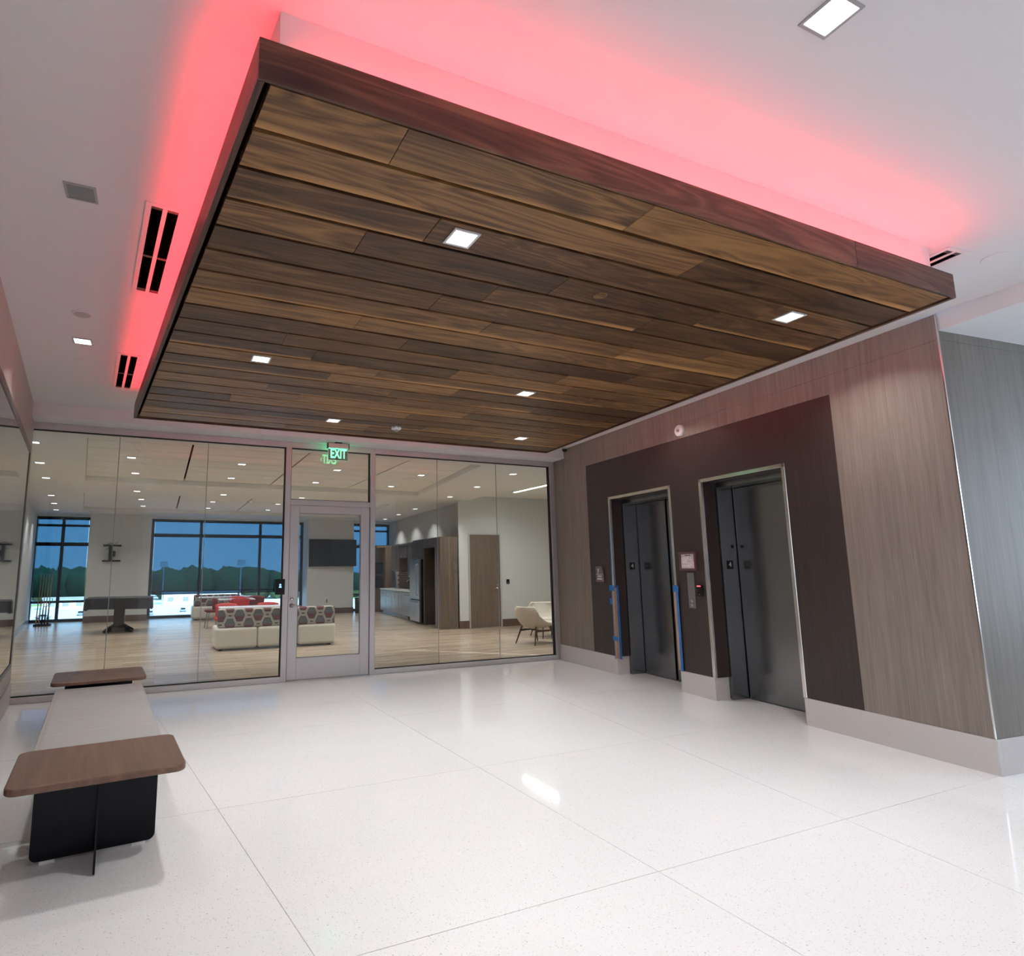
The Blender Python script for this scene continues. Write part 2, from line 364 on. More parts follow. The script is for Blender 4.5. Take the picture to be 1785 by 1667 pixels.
# ------------------------------------------------------------------ mesh helpers
class MB:
    def __init__(self): self.bm = bmesh.new()

    def box(self, x0, x1, y0, y1, z0, z1):
        v = [self.bm.verts.new(p) for p in ((x0, y0, z0), (x1, y0, z0), (x1, y1, z0), (x0, y1, z0), (x0, y0, z1), (x1, y0, z1), (x1, y1, z1), (x0, y1, z1))]
        for f in ((0, 3, 2, 1), (4, 5, 6, 7), (0, 1, 5, 4), (1, 2, 6, 5), (2, 3, 7, 6), (3, 0, 4, 7)): self.bm.faces.new([v[i] for i in f])
        return self

    def prism(self, pts, z0, z1):
        """vertical prism on a plan outline (counter-clockwise)"""
        a = [self.bm.verts.new((x, y, z0)) for x, y in pts]; b = [self.bm.verts.new((x, y, z1)) for x, y in pts]
        self.bm.faces.new(list(reversed(a))); self.bm.faces.new(b)
        n = len(pts)
        for i in range(n): self.bm.faces.new((a[i], a[(i + 1) % n], b[(i + 1) % n], b[i]))
        return self

    def profile(self, pts, axis, a0, a1):
        """outline extruded along an axis: axis 'x' -> pts are (y,z); 'y' -> (x,z)"""
        def P(u, v, a): return (a, u, v) if axis == 'x' else (u, a, v)
        a = [self.bm.verts.new(P(u, v, a0)) for u, v in pts]; b = [self.bm.verts.new(P(u, v, a1)) for u, v in pts]
        self.bm.faces.new(a); self.bm.faces.new(list(reversed(b)))
        n = len(pts)
        for i in range(n): self.bm.faces.new((b[i], b[(i + 1) % n], a[(i + 1) % n], a[i]))
        return self

    def tube(self, p0, p1, r0, r1=None, n=10):
        r1 = r0 if r1 is None else r1
        p0, p1 = Vector(p0), Vector(p1); d = (p1 - p0); q = d.normalized().to_track_quat('Z', 'Y')
        A, B = [], []
        for i in range(n):
            e = Vector((math.cos(2 * PI * i / n), math.sin(2 * PI * i / n), 0)); e = q @ e
            A.append(self.bm.verts.new(p0 + e * r0)); B.append(self.bm.verts.new(p1 + e * r1))
        self.bm.faces.new(list(reversed(A))); self.bm.faces.new(B)
        for i in range(n): self.bm.faces.new((A[i], A[(i + 1) % n], B[(i + 1) % n], B[i]))
        return self

    def path(self, pts, r, n=8):
        for a, b in zip(pts, pts[1:]): self.tube(a, b, r, r, n)
        return self

    def lathe(self, prof, n=24, c=(0, 0, 0), axis='z'):
        """(r, h) profile turned about an axis through c"""
        rings = []
        for r, h in prof:
            ring = []
            for i in range(n):
                a = 2 * PI * i / n; x, y = r * math.cos(a), r * math.sin(a)
                q = (c[0] + x, c[1] + y, c[2] + h) if axis == 'z' else (c[0] + x, c[1] + h, c[2] + y)
                ring.append(self.bm.verts.new(q))
            rings.append(ring)
        for a, b in zip(rings, rings[1:]):
            for i in range(n): self.bm.faces.new((a[i], a[(i + 1) % n], b[(i + 1) % n], b[i]))
        self.bm.faces.new(list(reversed(rings[0]))); self.bm.faces.new(rings[-1])
        return self

    def ring(self, x0, x1, y0, y1, w, z0, z1):
        """flat square ring lying in xy"""
        self.box(x0, x1, y0, y0 + w, z0, z1).box(x0, x1, y1 - w, y1, z0, z1)
        return self.box(x0, x0 + w, y0 + w, y1 - w, z0, z1).box(x1 - w, x1, y0 + w, y1 - w, z0, z1)

    def grid(self, fn, nu, nv, thick=None):
        g = [[self.bm.verts.new(fn(i / nu, j / nv)) for j in range(nv + 1)] for i in range(nu + 1)]
        for i in range(nu):
            for j in range(nv): self.bm.faces.new((g[i][j], g[i + 1][j], g[i + 1][j + 1], g[i][j + 1]))
        return self

    def build(self, name, m, parent=None, bevel=0.0, seg=2, smooth=False, loc=None, solid=0.0, subd=0):
        bmesh.ops.recalc_face_normals(self.bm, faces=self.bm.faces)
        me = bpy.data.meshes.new(name); self.bm.to_mesh(me); self.bm.free()
        o = bpy.data.objects.new(name, me); COL.objects.link(o)
        me.materials.append(M[m] if isinstance(m, str) else m)
        if smooth:
            for f in me.polygons: f.use_smooth = True
        if parent: o.parent = parent
        if loc: o.location = loc
        if solid:
            s = o.modifiers.new('solid', 'SOLIDIFY'); s.thickness = solid; s.offset = 0
        if subd:
            s = o.modifiers.new('subd', 'SUBSURF'); s.levels = s.render_levels = subd
        if bevel:
            b = o.modifiers.new('bevel', 'BEVEL'); b.width = bevel; b.segments = seg; b.limit_method = 'ANGLE'; b.angle_limit = 0.6
            b.harden_normals = False
        return o


def rrect(x0, x1, y0, y1, r, n=6):
    pts = []
    for cx, cy, a0 in ((x1 - r, y0 + r, -PI / 2), (x1 - r, y1 - r, 0), (x0 + r, y1 - r, PI / 2), (x0 + r, y0 + r, PI)):
        for i in range(n + 1):
            a = a0 + PI / 2 * i / n; pts.append((cx + r * math.cos(a), cy + r * math.sin(a)))
    return pts


def tag(o, label=None, cat=None, group=None, kind=None):
    if label: o['label'] = label
    if cat: o['category'] = cat
    if group: o['group'] = group
    if kind: o['kind'] = kind
    return o


def empty(name, loc=(0, 0, 0), rz=0.0, label=None, cat=None, group=None, kind=None):
    o = bpy.data.objects.new(name, None); COL.objects.link(o); o.empty_display_size = 0.1
    o.location = loc; o.rotation_euler = (0, 0, rz)
    return tag(o, label, cat, group, kind)


def copy_tree(o, parent=None):
    c = o.copy(); COL.objects.link(c)
    if parent: c.parent = parent
    for ch in list(o.children): copy_tree(ch, c)
    return c


def text(name, body, size, m, parent, loc, rot, ext=0.001, align='CENTER', sx=1.0):
    cu = bpy.data.curves.new(name, 'FONT'); cu.body = body; cu.size = size; cu.align_x = align; cu.align_y = 'CENTER'; cu.extrude = ext; cu.offset = 0.004 if body == 'EXIT' else 0.0
    tmp = bpy.data.objects.new('tmp_text', cu); COL.objects.link(tmp)
    me = bpy.data.meshes.new_from_object(tmp.evaluated_get(bpy.context.evaluated_depsgraph_get()))
    bpy.data.objects.remove(tmp); bpy.data.curves.remove(cu)
    me.materials.clear(); me.materials.append(M[m]); me.name = name
    o = bpy.data.objects.new(name, me); COL.objects.link(o)
    if parent: o.parent = parent
    o.location = loc; o.rotation_euler = rot; o.scale = (sx, 1, 1)
    return o


ORD = ['first', 'second', 'third', 'fourth', 'fifth', 'sixth', 'seventh', 'eighth']

# plan lines of the two splayed side walls
def xr(y): return 6.19 - 0.10 * (8.5 - y)
def xl(y): return -1.478 - 0.107 * (y - 8.17)
TH_R = math.atan2(-0.99504, -0.099504)          # local x runs along the right wall toward the viewer, local y into the wall
TH_L = math.atan2(0.99432, -0.10639)            # local x runs along the left wall away from the viewer, local y into the wall
def ur(y): return (8.5 - y) * 1.005
H_C = 3.5

# ------------------------------------------------------------------ setting: lobby floor
fl = empty('floor', (0, 0, 0), label='white terrazzo floor of the lobby in large slabs with thin joints', cat='floor', kind='structure')
MB().box(-6, 11, -5.2, 8.62, -0.12, -0.0035).build('joint_bed', 'joint', fl)
def la(y): return 0.415 - 0.128 * (y - 4.288)
def lb(y): return 2.307 - 0.025 * (y - 4.28)
def lc(y): return 4.075 + 0.141 * (y - 4.274)
ROWS = [-5.2, -2.85, -1.07, 0.71, 2.496, 4.28, 6.06, 8.6]
LINES = [lambda y: -6.0, lambda y: -1.5 - 0.20 * (y - 4.28), la, lb, lc, lambda y: 5.95 + 0.3 * (y - 4.28) if y < 3 else 6.9, lambda y: 8.4, lambda y: 10.9]
for y0, y1 in zip(ROWS, ROWS[1:]):
    for f0, f1 in zip(LINES, LINES[1:]):
        g = 0.0020
        p = [(f0(y0) + g, y0 + g), (f1(y0) - g, y0 + g), (f1(y1) - g, y1 - g), (f0(y1) + g, y1 - g)]
        if p[1][0] - p[0][0] < 0.1 or p[2][0] - p[3][0] < 0.1: continue
        MB().prism(p, -0.03, 0.0).build('slab', 'terrazzo', fl)

# ------------------------------------------------------------------ setting: lobby ceiling, bulkheads
tag(MB().prism([(-6, -5.2), (5.34, -5.2), (xr(2.49) - 0.02, 2.49), (xr(8.17) + 0.3, 8.17), (-6, 8.17)], H_C, H_C + 0.1).build('ceiling', 'plaster'),
    'smooth white plaster ceiling of the lobby around the timber canopy', 'ceiling', kind='structure')
tag(MB().box(-2.6, 6.4, 8.156, 8.66, 3.343, 3.62).build('trim_1', 'plaster'), 'white dropped bulkhead above the glass wall', 'bulkhead', kind='structure')
tag(MB().prism([(4.82, -5.2), (11, -5.2), (11, 3.2), (xr(3.2) + 0.05, 3.2), (xr(2.49) + 0.012, 2.485)], 3.362, 3.62).build('ceiling.001', 'plaster'),
    'lower white ceiling over the corridor beside the elevator wall', 'ceiling', kind='structure')

# ------------------------------------------------------------------ setting: right wall with the elevators
wr = empty('wall_right', (6.19, 8.5, 0), TH_R, 'wood panelled elevator wall, taupe boards around a dark brown field', 'wall', kind='structure')
U_END = 6.04
E1, E2 = (1.538, 2.872), (3.36, 4.547)
ZB, ZE, ZS = 0.25, 2.542, 3.287
g = 0.0009
for a, b in ((0.0, 1.51), (1.51, 3.02), (3.02, 4.53), (4.53, U_END)):
    MB().box(a + g, b - g, 0, 0.03, ZS + g, H_C).build('panel', 'lam_light', wr)
MB().box(0, 0.985 - g, 0, 0.03, ZB, ZS - g).build('panel', 'lam_light', wr)
MB().box(0.985, 5.09, 0, 0.03, 3.104, ZS - g).build('panel', 'lam_light', wr)
MB().box(5.09 + g, U_END - 0.006, 0, 0.03, ZB, ZS - g).build('panel', 'lam_light', wr)
d = MB()
for a, b, z0, z1 in ((0.985, E1[0], ZB, ZE), (E1[1], E2[0], ZB, ZE), (E2[1], 5.09, ZB, ZE), (0.985, 5.09, ZE, 3.104 - g)): d.box(a + (g if a == 0.985 else 0), b - (g if b == 5.09 else 0), 0.001, 0.03, z0, z1)
o = d.build('dark_panel', 'lam_dark', wr); o['label'] = 'dark brown panelling around both elevators'
d = MB()
for a, b, z0, z1 in ((0, E1[0] - 0.02, 0, H_C), (E1[1] + 0.02, E2[0] - 0.02, 0, H_C), (E2[1] + 0.02, U_END - 0.14, 0, H_C), (E1[0] - 0.02, E1[1] + 0.02, ZE + 0.02, H_C), (E2[0] - 0.02, E2[1] + 0.02, ZE + 0.02, H_C)): d.box(a, b, 0.032, 0.6, z0, z1)
d.build('core', 'black', wr)
o = MB().box(U_END - 0.004, U_END + 0.004, -0.008, 0.004, ZB, H_C).build('corner_trim', 'steel_polished', wr); o['label'] = 'polished metal corner strip'
# baseboard
br = empty('baseboard_right', (6.19, 8.5, 0), TH_R, 'pale terrazzo baseboard running below the elevator wall', 'baseboard', kind='structure')
def base_seg(pts): MB().prism(pts, 0.0, ZB - 0.002).build('segment', 'terrazzo_base', br, bevel=0.002, seg=1)
bt = -0.014
base_seg([(0, bt), (E1[0] + 0.03, bt), (E1[0] + 0.03, 0.19), (E1[0] + 0.012, 0.19), (E1[0] + 0.012, 0.03), (0, 0.03)])
base_seg([(E1[1] - 0.03, bt), (E2[0] + 0.03, bt), (E2[0] + 0.03, 0.19), (E2[0] + 0.012, 0.19), (E2[0] + 0.012, 0.03), (E1[1] - 0.012, 0.03), (E1[1] - 0.012, 0.19), (E1[1] - 0.03, 0.19)])
base_seg([(E2[1] - 0.03, bt), (U_END + 0.014, bt), (U_END + 0.014, 0.03), (E2[1] - 0.012, 0.03), (E2[1] - 0.012, 0.19), (E2[1] - 0.03, 0.19)])
base_seg([(U_END - 0.1, 0.03), (U_END + 0.014, 0.03), (U_END + 0.014, 4.8), (U_END - 0.1, 4.8)])
# end wall turning into the corridor
we = empty('wall_corridor', (6.19, 8.5, 0), TH_R, 'grey brown laminate wall facing the corridor past the elevator corner', 'wall', kind='structure')
for w0, w1 in ((0.006, 1.2), (1.2, 2.4), (2.4, 3.6), (3.6, 4.8)):
    MB().box(U_END - 0.13, U_END, w0 + g, w1 - g, ZB, ZS - g).build('panel', 'lam_grey', we)
    MB().box(U_END - 0.13, U_END, w0 + g, w1 - g, ZS + g, 3.37).build('panel', 'lam_grey', we)

def elevator(name, e, label, seam, extra):
    r = empty(name, (6.19, 8.5, 0), TH_R, label, 'elevator', kind='structure')
    a, b = e; fw = 0.042; zt = ZE - 0.04
    MB().box(a, a + fw, -0.012, 0.02, ZB, ZE).box(b - fw, b, -0.012, 0.02, ZB, ZE).box(a, b, -0.012, 0.02, zt, ZE).build('door_frame', 'steel_polished', r, bevel=0.003, seg=1)
    MB().box(a + 0.012, a + fw, 0.02, 0.19, ZB, zt).box(b - fw, b - 0.012, 0.02, 0.19, ZB, zt).box(a + fw, b - fw, 0.02, 0.19, zt, zt + 0.03).build('reveal', 'lam_dark', r)
    MB().box(a + fw - 0.005, a + fw + 0.028, 0.19, 0.44, 0, 2.44).box(b - fw - 0.028, b - fw + 0.005, 0.19, 0.44, 0, 2.44).box(a + fw + 0.028, b - fw - 0.028, 0.19, 0.44, 2.44, zt).build('jamb', 'steel_dark', r)
    l0, l1 = a + fw + 0.043, b - fw - 0.043
    MB().box(l0, seam - 0.004, 0.430, 0.455, 0.008, 2.435).build('door_panel', 'steel_dark', r)
    MB().box(seam + 0.012, l1, 0.452, 0.475, 0.008, 2.435).build('door_panel', 'steel_dark', r)
    MB().box(a + fw, b - fw, 0.476, 0.5, 0, 2.5).build('shaft_back', 'black', r)
    MB().box(l0 - 0.004, l1, 0.415, 0.476, -0.002, 0.004).build('sill', 'alu_dark', r)
    # number plate on the left jamb, facing across the opening
    pl = MB().box(a + fw + 0.028, a + fw + 0.031, 0.255, 0.345, 1.475, 1.575).build('number_plate', 'black_plastic', r)
    t_ = text('numeral', '4', 0.085, 'letter_white', None, (a + fw + 0.033, 0.30, 1.525), (PI / 2, 0, PI / 2), 0.0006)
    t_.parent = pl
    if extra:
        pl.parent.name
        MB().lathe([(0.022, -0.004), (0.022, 0), (0.017, 0.002)], 16).build('key_switch', 'black_plastic', r, loc=(a + fw + 0.029, 0.36, 1.74)).rotation_euler = (0, PI / 2, 0)
    return r
elevator('door_2', E1, 'farther elevator doorway of the two, with blue tape on its jambs', 2.23, False)
elevator('door_3', E2, 'nearer elevator doorway of the two, larger in view, no tape', 4.26, True)

# ------------------------------------------------------------------ setting: left wall
wl = empty('wall_left', (xl(8.2), 8.2, 0), TH_L, 'taupe panelled wall behind the bench', 'wall', kind='structure')
for a, b in ((-9.3, -6.9), (-6.9, -4.6), (-4.6, -2.3), (-2.3, 0.0)):
    MB().box(a + 0.0015, b - 0.0015, 0, 0.03, 0.25, H_C).build('panel', 'lam_left', wl)
MB().box(-9.3, -0.002, 0.03, 0.22, 0.0, H_C).build('core', 'plaster', wl)
MB().box(0, 0.36, 0.0, 0.22, 0, 3.6).build('end_post', 'lam_left', wl)
tag(MB().box(-9.3, 0.36, -0.014, -0.0005, 0, 0.25).build('baseboard_left', 'terrazzo_base'), 'pale terrazzo baseboard along the left wall behind the bench', 'baseboard', kind='structure')
bpy.data.objects['baseboard_left'].location = (xl(8.2), 8.2, 0); bpy.data.objects['baseboard_left'].rotation_euler = (0, 0, TH_L)
# walls behind the viewer
tag(MB().box(-6.1, 11, -5.35, -5.2, 0, 3.7).build('wall_back', 'plaster'), 'plain white wall closing the lobby behind the viewer', 'wall', kind='structure')
tag(MB().box(-6.1, -5.95, -5.2, 8.2, 0, 3.7).build('wall_far_left', 'plaster'), 'plain white wall closing the lobby far to the left', 'wall', kind='structure')
tag(MB().box(10.8, 10.95, -5.2, 2.2, 0, 3.7).build('wall_corridor_end', 'plaster'), 'plain white wall closing the corridor at its far end', 'wall', kind='structure')

# ------------------------------------------------------------------ setting: glass wall and door
YG = 8.52
win1 = empty('window_1', (0, YG, 0), label='glass wall panels in a satin aluminium frame left of the glass door', cat='window', kind='structure')
f = MB(); f.box(-2.3, 1.567, 0, 0.11, 0, 0.07).box(-2.3, 1.645, 0, 0.11, 3.262, 3.343).box(1.567, 1.645, 0, 0.11, 0, 3.262); f.build('frame', 'alu', win1, bevel=0.003, seg=1)
MB().box(-2.3, 1.567, 0.035, 0.075, 0.07, 0.082).box(-2.3, 1.567, 0.035, 0.075, 3.250, 3.262).box(1.553, 1.567, 0.035, 0.075, 0.07, 3.262).build('gasket', 'gasket', win1)
for a, b in ((-2.3, -0.566), (-0.566, 0.517), (0.517, 1.555)):
    MB().box(a + 0.004, b - 0.004, 0.049, 0.061, 0.075, 3.257).build('pane', 'glass', win1)
for x in (-0.566, 0.517): MB().box(x - 0.004, x + 0.004, 0.050, 0.060, 0.08, 3.252).build('joint', 'silicone', win1)
win2 = empty('window_2', (0, YG, 0), label='glass wall panels in a satin aluminium frame right of the glass door', cat='window', kind='structure')
f = MB(); f.box(2.918, 6.22, 0, 0.11, 0, 0.07).box(2.838, 6.22, 0, 0.11, 3.262, 3.343).box(2.838, 2.918, 0, 0.11, 0, 3.262).box(6.118, 6.22, 0, 0.11, 0.07, 3.262); f.build('frame', 'alu', win2, bevel=0.003, seg=1)
MB().box(2.918, 6.118, 0.035, 0.075, 0.07, 0.082).box(2.918, 6.118, 0.035, 0.075, 3.250, 3.262).box(2.918, 2.930, 0.035, 0.075, 0.07, 3.262).box(6.098, 6.118, 0.035, 0.075, 0.07, 3.262).build('gasket', 'gasket', win2)
for a, b in ((2.928, 3.973), (3.973, 5.06), (5.06, 6.102)):
    MB().box(a + 0.004, b - 0.004, 0.049, 0.061, 0.075, 3.257).build('pane', 'glass', win2)
for x in (3.973, 5.06): MB().box(x - 0.004, x + 0.004, 0.050, 0.060, 0.08, 3.252).build('joint', 'silicone', win2)
dr = empty('door_1', (0, YG, 0), label='framed glass entrance door with lever handle and transom window above', cat='door', kind='structure')
MB().box(1.645, 2.838, 0.0, 0.11, 2.432, 2.508).box(1.645, 2.838, 0, 0.11, 3.262, 3.343).build('transom_frame', 'alu', dr, bevel=0.003, seg=1)
MB().box(1.645, 2.838, 0.035, 0.075, 2.508, 2.518).box(1.645, 2.838, 0.035, 0.075, 3.250, 3.262).box(2.824, 2.838, 0.035, 0.075, 2.508, 3.262).box(1.645, 1.655, 0.035, 0.075, 2.508, 3.262).build('gasket', 'gasket', dr)
MB().box(1.65, 2.833, 0.049, 0.061, 2.512, 3.257).build('transom_pane', 'glass', dr)
lf = MB().box(1.651, 1.781, 0.02, 0.065, 0.014, 2.425).box(2.697, 2.832, 0.02, 0.065, 0.014, 2.425).box(1.781, 2.697, 0.02, 0.065, 2.318, 2.425).box(1.781, 2.697, 0.02, 0.065, 0.014, 0.302).build('door_leaf', 'alu', dr, bevel=0.003, seg=1)
MB().box(1.781, 2.697, 0.036, 0.048, 0.302, 2.318).build('door_pane', 'glass', dr)
MB().ring(1.781, 2.697, 0.302, 2.318, 0.008, -0.052, -0.032).build('gasket', 'alu_dark', dr).rotation_euler = (PI / 2, 0, 0)
hd = MB().lathe([(0.030, 0), (0.030, -0.012), (0.014, -0.016), (0.012, -0.05)], 20, (1.700, 0.02, 1.02), 'y').tube((1.700, -0.035, 1.02), (1.82, -0.035, 1.015), 0.010).build('lever_handle', 'steel_polished', dr, smooth=True)
MB().lathe([(0.024, 0), (0.024, -0.012), (0.018, -0.02)], 20, (1.700, 0.02, 1.11), 'y').build('lock_cylinder', 'steel_polished', dr, smooth=True)

# ------------------------------------------------------------------ setting: lounge shell
LY0, LY1 = 8.63, 21.84
def xll(y): return -2.98 - 0.108 * (y - 16.4)
def xk(y): return 7.28 + 0.0996 * (y - 14.35)
tag(MB().box(-6, 11, 8.63, 22.1, -0.12, 0.0).build('floor.001', 'oak'), 'pale oak plank floor of the lounge behind the glass', 'floor', kind='structure')
tag(MB().prism([(xll(8.63) - 0.2, 8.63), (xll(8.63), 8.63), (xll(22.0), 22.0), (xll(22.0) - 0.2, 22.0)], 0, 3.7).build('wall_lounge_left', 'lounge_wall'), 'light grey side wall of the lounge left of the cue rack', 'wall', kind='structure')
tag(MB().prism([(xll(8.64), 8.64), (xll(8.64) + 0.012, 8.64), (xll(21.7) + 0.012, 21.7), (xll(21.7), 21.7)], 0, 0.15).build('baseboard_lounge_left', 'cab_grey'), 'grey baseboard along the lounge side wall by the cue rack', 'baseboard', kind='structure')
tag(MB().prism([(xk(14.0), 14.0), (xk(14.0) + 0.3, 14.0), (xk(22.0) + 0.3, 22.0), (xk(22.0), 22.0)], 0, 3.7).build('wall_kitchen', 'lounge_grey'), 'grey wall above the kitchen cabinets with light pools', 'wall', kind='structure')
tag(MB().box(7.075, 10.4, 13.95, 13.99, 0, 3.7).build('wall_lounge_door', 'lounge_wall'), 'pale grey wall with a brown door beside the kitchen', 'wall', kind='structure')
tag(MB().box(10.2, 10.4, 8.63, 13.95, 0, 3.7).build('wall_lounge_right', 'lounge_wall'), 'pale grey wall closing the seating corner at the right', 'wall', kind='structure')
tag(MB().box(6.7, 10.4, 8.63, 8.8, 0, 3.7).build('wall_lounge_front', 'lounge_wall'), 'pale grey wall backing onto the elevator shafts', 'wall', kind='structure')
tag(MB().box(7.06, 7.335, 13.937, 13.949, 0, 0.188).box(8.30, 10.2, 13.937, 13.949, 0, 0.188).build('baseboard_lounge', 'bb_brown'), 'brown baseboard on the pale wall either side of the brown door', 'baseboard', kind='structure')
# piers and window wall
pierL = empty('wall_pier_left', (0, 0, 0), label='pale pier between the lounge windows with the empty bracket', cat='wall', kind='structure')
MB().box(-2.04, -0.325, 21.0, 22.0, 0, 3.7).build('pier', 'lounge_wall', pierL); MB().box(-2.05, -0.315, 20.985, 20.999, 0, 0.19).build('baseboard', 'bb_brown', pierL)
pierR = empty('wall_pier_right', (0, 0, 0), label='pale pier between the lounge windows with the two screens', cat='wall', kind='structure')
MB().box(4.70, 6.37, 21.0, 22.0, 0, 3.7).build('pier', 'lounge_wall', pierR); MB().box(4.69, 6.38, 20.985, 20.999, 0, 0.19).build('baseboard', 'bb_brown', pierR)
MB().box(-6, 11, 21.7, 22.0, 3.24, 3.7).build('wall_far', 'lounge_wall')
tag(bpy.data.objects['wall_far'], 'pale wall strip over the lounge windows', 'wall', kind='structure')

def window(name, x0, x1, mulls, bars, label):
    r = empty(name, (0, LY1, 0), label=label, cat='window', kind='structure')
    f = MB(); f.box(x0, x0 + 0.09, -0.06, 0.06, 0, 3.24).box(x1 - 0.09, x1, -0.06, 0.06, 0, 3.24)
    for m_ in mulls: f.box(m_ - 0.042, m_ + 0.042, -0.06, 0.06, 0, 3.24)
    f.box(x0, x1, -0.058, 0.058, 0.0, 0.085).box(x0, x1, -0.058, 0.058, 3.15, 3.24)
    for z, h in bars: f.box(x0, x1, -0.058, 0.058, z - h / 2, z + h / 2)
    f.build('frame', 'win_frame', r)
    xs = [x0 + 0.09] + list(mulls) + [x1 - 0.09]
    zs = [0.085] + sorted(z for z, h in bars) + [3.15]
    for a, b in zip(xs, xs[1:]):
        for c_, d_ in zip(zs, zs[1:]): MB().box(a, b, -0.004, 0.004, c_, d_).build('pane', 'win_glass', r)
    for a, b in zip(xs, xs[1:]):
        s = MB().grid(lambda u, v, a=a, b=b: (a + 0.005 + (b - a - 0.01) * u, -0.084, 0.775 + 2.425 * v), 2, 6).build('roller_shade', 'shade', r)
        MB().box(a + 0.005, b - 0.005, -0.092, -0.076, 0.755, 0.785).build('hem_bar', 'win_frame', s)
window('window_3', -3.62, -2.04, (-2.84,), ((2.965, 0.07), (2.38, 0.11), (0.61, 0.07)), 'left lounge window with dark frame behind the cue rack')
window('window_4', -0.325, 4.70, (1.214, 3.18), ((2.70, 0.11), (0.86, 0.04)), 'wide middle lounge window with dark frame and lowered shades')
window('window_5', 6.37, 8.05, (7.2,), ((2.965, 0.07), (2.38, 0.11), (0.61, 0.07)), 'right lounge window with dark frame beside the kitchen')
# lounge ceilings: gypsum drops at 3.30, acoustic tile fields at 3.40
tag(MB().box(-6, 11, 8.6, 22.0, 3.47, 3.6).build('ceiling.002', 'gyp'), 'upper ceiling deck of the lounge above the tiles', 'ceiling', kind='structure')
def rl1(y): return -0.987 - 0.106 * (y - 9.04)
def rr1(y): return 5.06 + 0.15 * (y - 9.13)
def rl2(y): return -1.68 - 0.104 * (y - 15.5)
def rr2(y): return 5.75 + 0.10 * (y - 15.5)
A0, A1, B0, B1 = 9.04, 13.46, 15.45, 20.0
ge = MB()
ge.prism([(-6, 8.6), (8.0, 8.6), (8.0, A0), (-6, A0)], 3.30, 3.47)
ge.prism([(-6, A0), (rl1(A0), A0), (rl1(A1), A1), (-6, A1)], 3.30, 3.47)
ge.prism([(rr1(A0), A0), (7.0, A0), (7.32, A1), (rr1(A1), A1)], 3.30, 3.47)
ge.prism([(-6, A1), (7.32, A1), (7.4, 14.0), (9, 14.0), (9, B0), (-6, B0)], 3.30, 3.47)
ge.prism([(-6, B0), (rl2(B0), B0), (rl2(B1), B1), (-6, B1)], 3.30, 3.47)
ge.prism([(rr2(B0), B0), (9, B0), (9, B1), (rr2(B1), B1)], 3.30, 3.47)
ge.prism([(-6, B1), (9, B1), (9, 22), (-6, 22)], 3.30, 3.47)
tag(ge.build('ceiling.003', 'gyp'), 'white gypsum ceiling bands around the recessed tile fields of the lounge', 'ceiling', kind='structure')
def tile_field(name, y0, y1, fl_, fr_, n, label):
    r = empty(name, (0, 0, 0), label=label, cat='ceiling', kind='structure')
    xs = [None, 0.36, 2.14, 3.90, None]
    for j in range(n):
        ya, yb = y0 + (y1 - y0) * j / n + 0.007, y0 + (y1 - y0) * (j + 1) / n - 0.007
        for i in range(4):
            L = (lambda y: fl_(y) + 0.004) if i == 0 else (lambda y, i=i: xs[i] + 0.016)
            R = (lambda y: fr_(y) - 0.004) if i == 3 else (lambda y, i=i: xs[i + 1] - 0.016)
            MB().prism([(L(ya), ya), (R(ya), ya), (R(yb), yb), (L(yb), yb)], 3.40, 3.42).build('tile', 'tile', r)
    MB().prism([(fl_(y0), y0), (fr_(y0), y0), (fr_(y1), y1), (fl_(y1), y1)], 3.44, 3.468).build('backing', 'dark_gap', r)
tile_field('ceiling_tiles', A0, A1, rl1, rr1, 7, 'cream acoustic tile field in the lounge ceiling nearest the glass wall')
tile_field('ceiling_tiles.001', B0, B1, rl2, rr2, 7, 'cream acoustic tile field in the lounge ceiling nearest the windows')
tag(MB().prism([(7.0, A0 - 0.4), (10.2, A0 - 0.4), (10.2, 13.95), (7.36, 13.95)], 3.43, 3.47).build('ceiling.004', 'tile'), 'cream tile ceiling over the seating corner with the linear light', 'ceiling', kind='structure')

# ------------------------------------------------------------------ outside
tag(MB().box(-600, 800, 26, 900, -13.2, -13).build('ground', 'asphalt'), 'sunlit pale parking lot far below the lounge windows', 'ground', kind='structure')
rg = random.Random(3)
tb = MB()
def blob(mb, c, r, h):
    q = bmesh.ops.create_icosphere(mb.bm, subdivisions=2, radius=1.0)['verts']
    s = rg.random() * 50
    for v in q:
        n = 1 + 0.16 * math.sin(v.co.x * 5 + s) + 0.14 * math.sin(v.co.y * 6.3 + s * 2) + 0.12 * math.sin(v.co.z * 7 + s * 3)
        v.co = Vector((c[0] + v.co.x * r * n, c[1] + v.co.y * r * n, c[2] + v.co.z * h * n))
for k in range(230):
    a = rg.uniform(-0.30, 0.52); dist = rg.uniform(330, 520)
    hill = 14.2 + 1.6 * math.sin(a * 11 + 1) + (dist - 330) * 0.012 + (2.2 if -0.2 < a < -0.06 else 0)
    h = hill * rg.uniform(0.86, 1.04); blob(tb, (dist * math.sin(a), dist * math.cos(a), -13 + h * 0.5), rg.uniform(5, 9), h * 0.5)
tag(tb.build('treeline', 'leaf_far', smooth=True), 'dark green wooded ridge along the horizon beyond the windows', 'trees', kind='stuff')
lw = MB()
for a0, a1, d0, d1 in ((-0.30, -0.02, 320, 335), (0.2, 0.5, 318, 335)):
    lw.prism([(d0 * math.sin(a0), d0 * math.cos(a0)), (d0 * math.sin(a1), d0 * math.cos(a1)), (d1 * math.sin(a1), d1 * math.cos(a1)), (d1 * math.sin(a0), d1 * math.cos(a0))], -13, -12.9)
tag(lw.build('lawn', 'grass'), 'green verges along the far side of the parking lot', 'lawn', kind='structure')
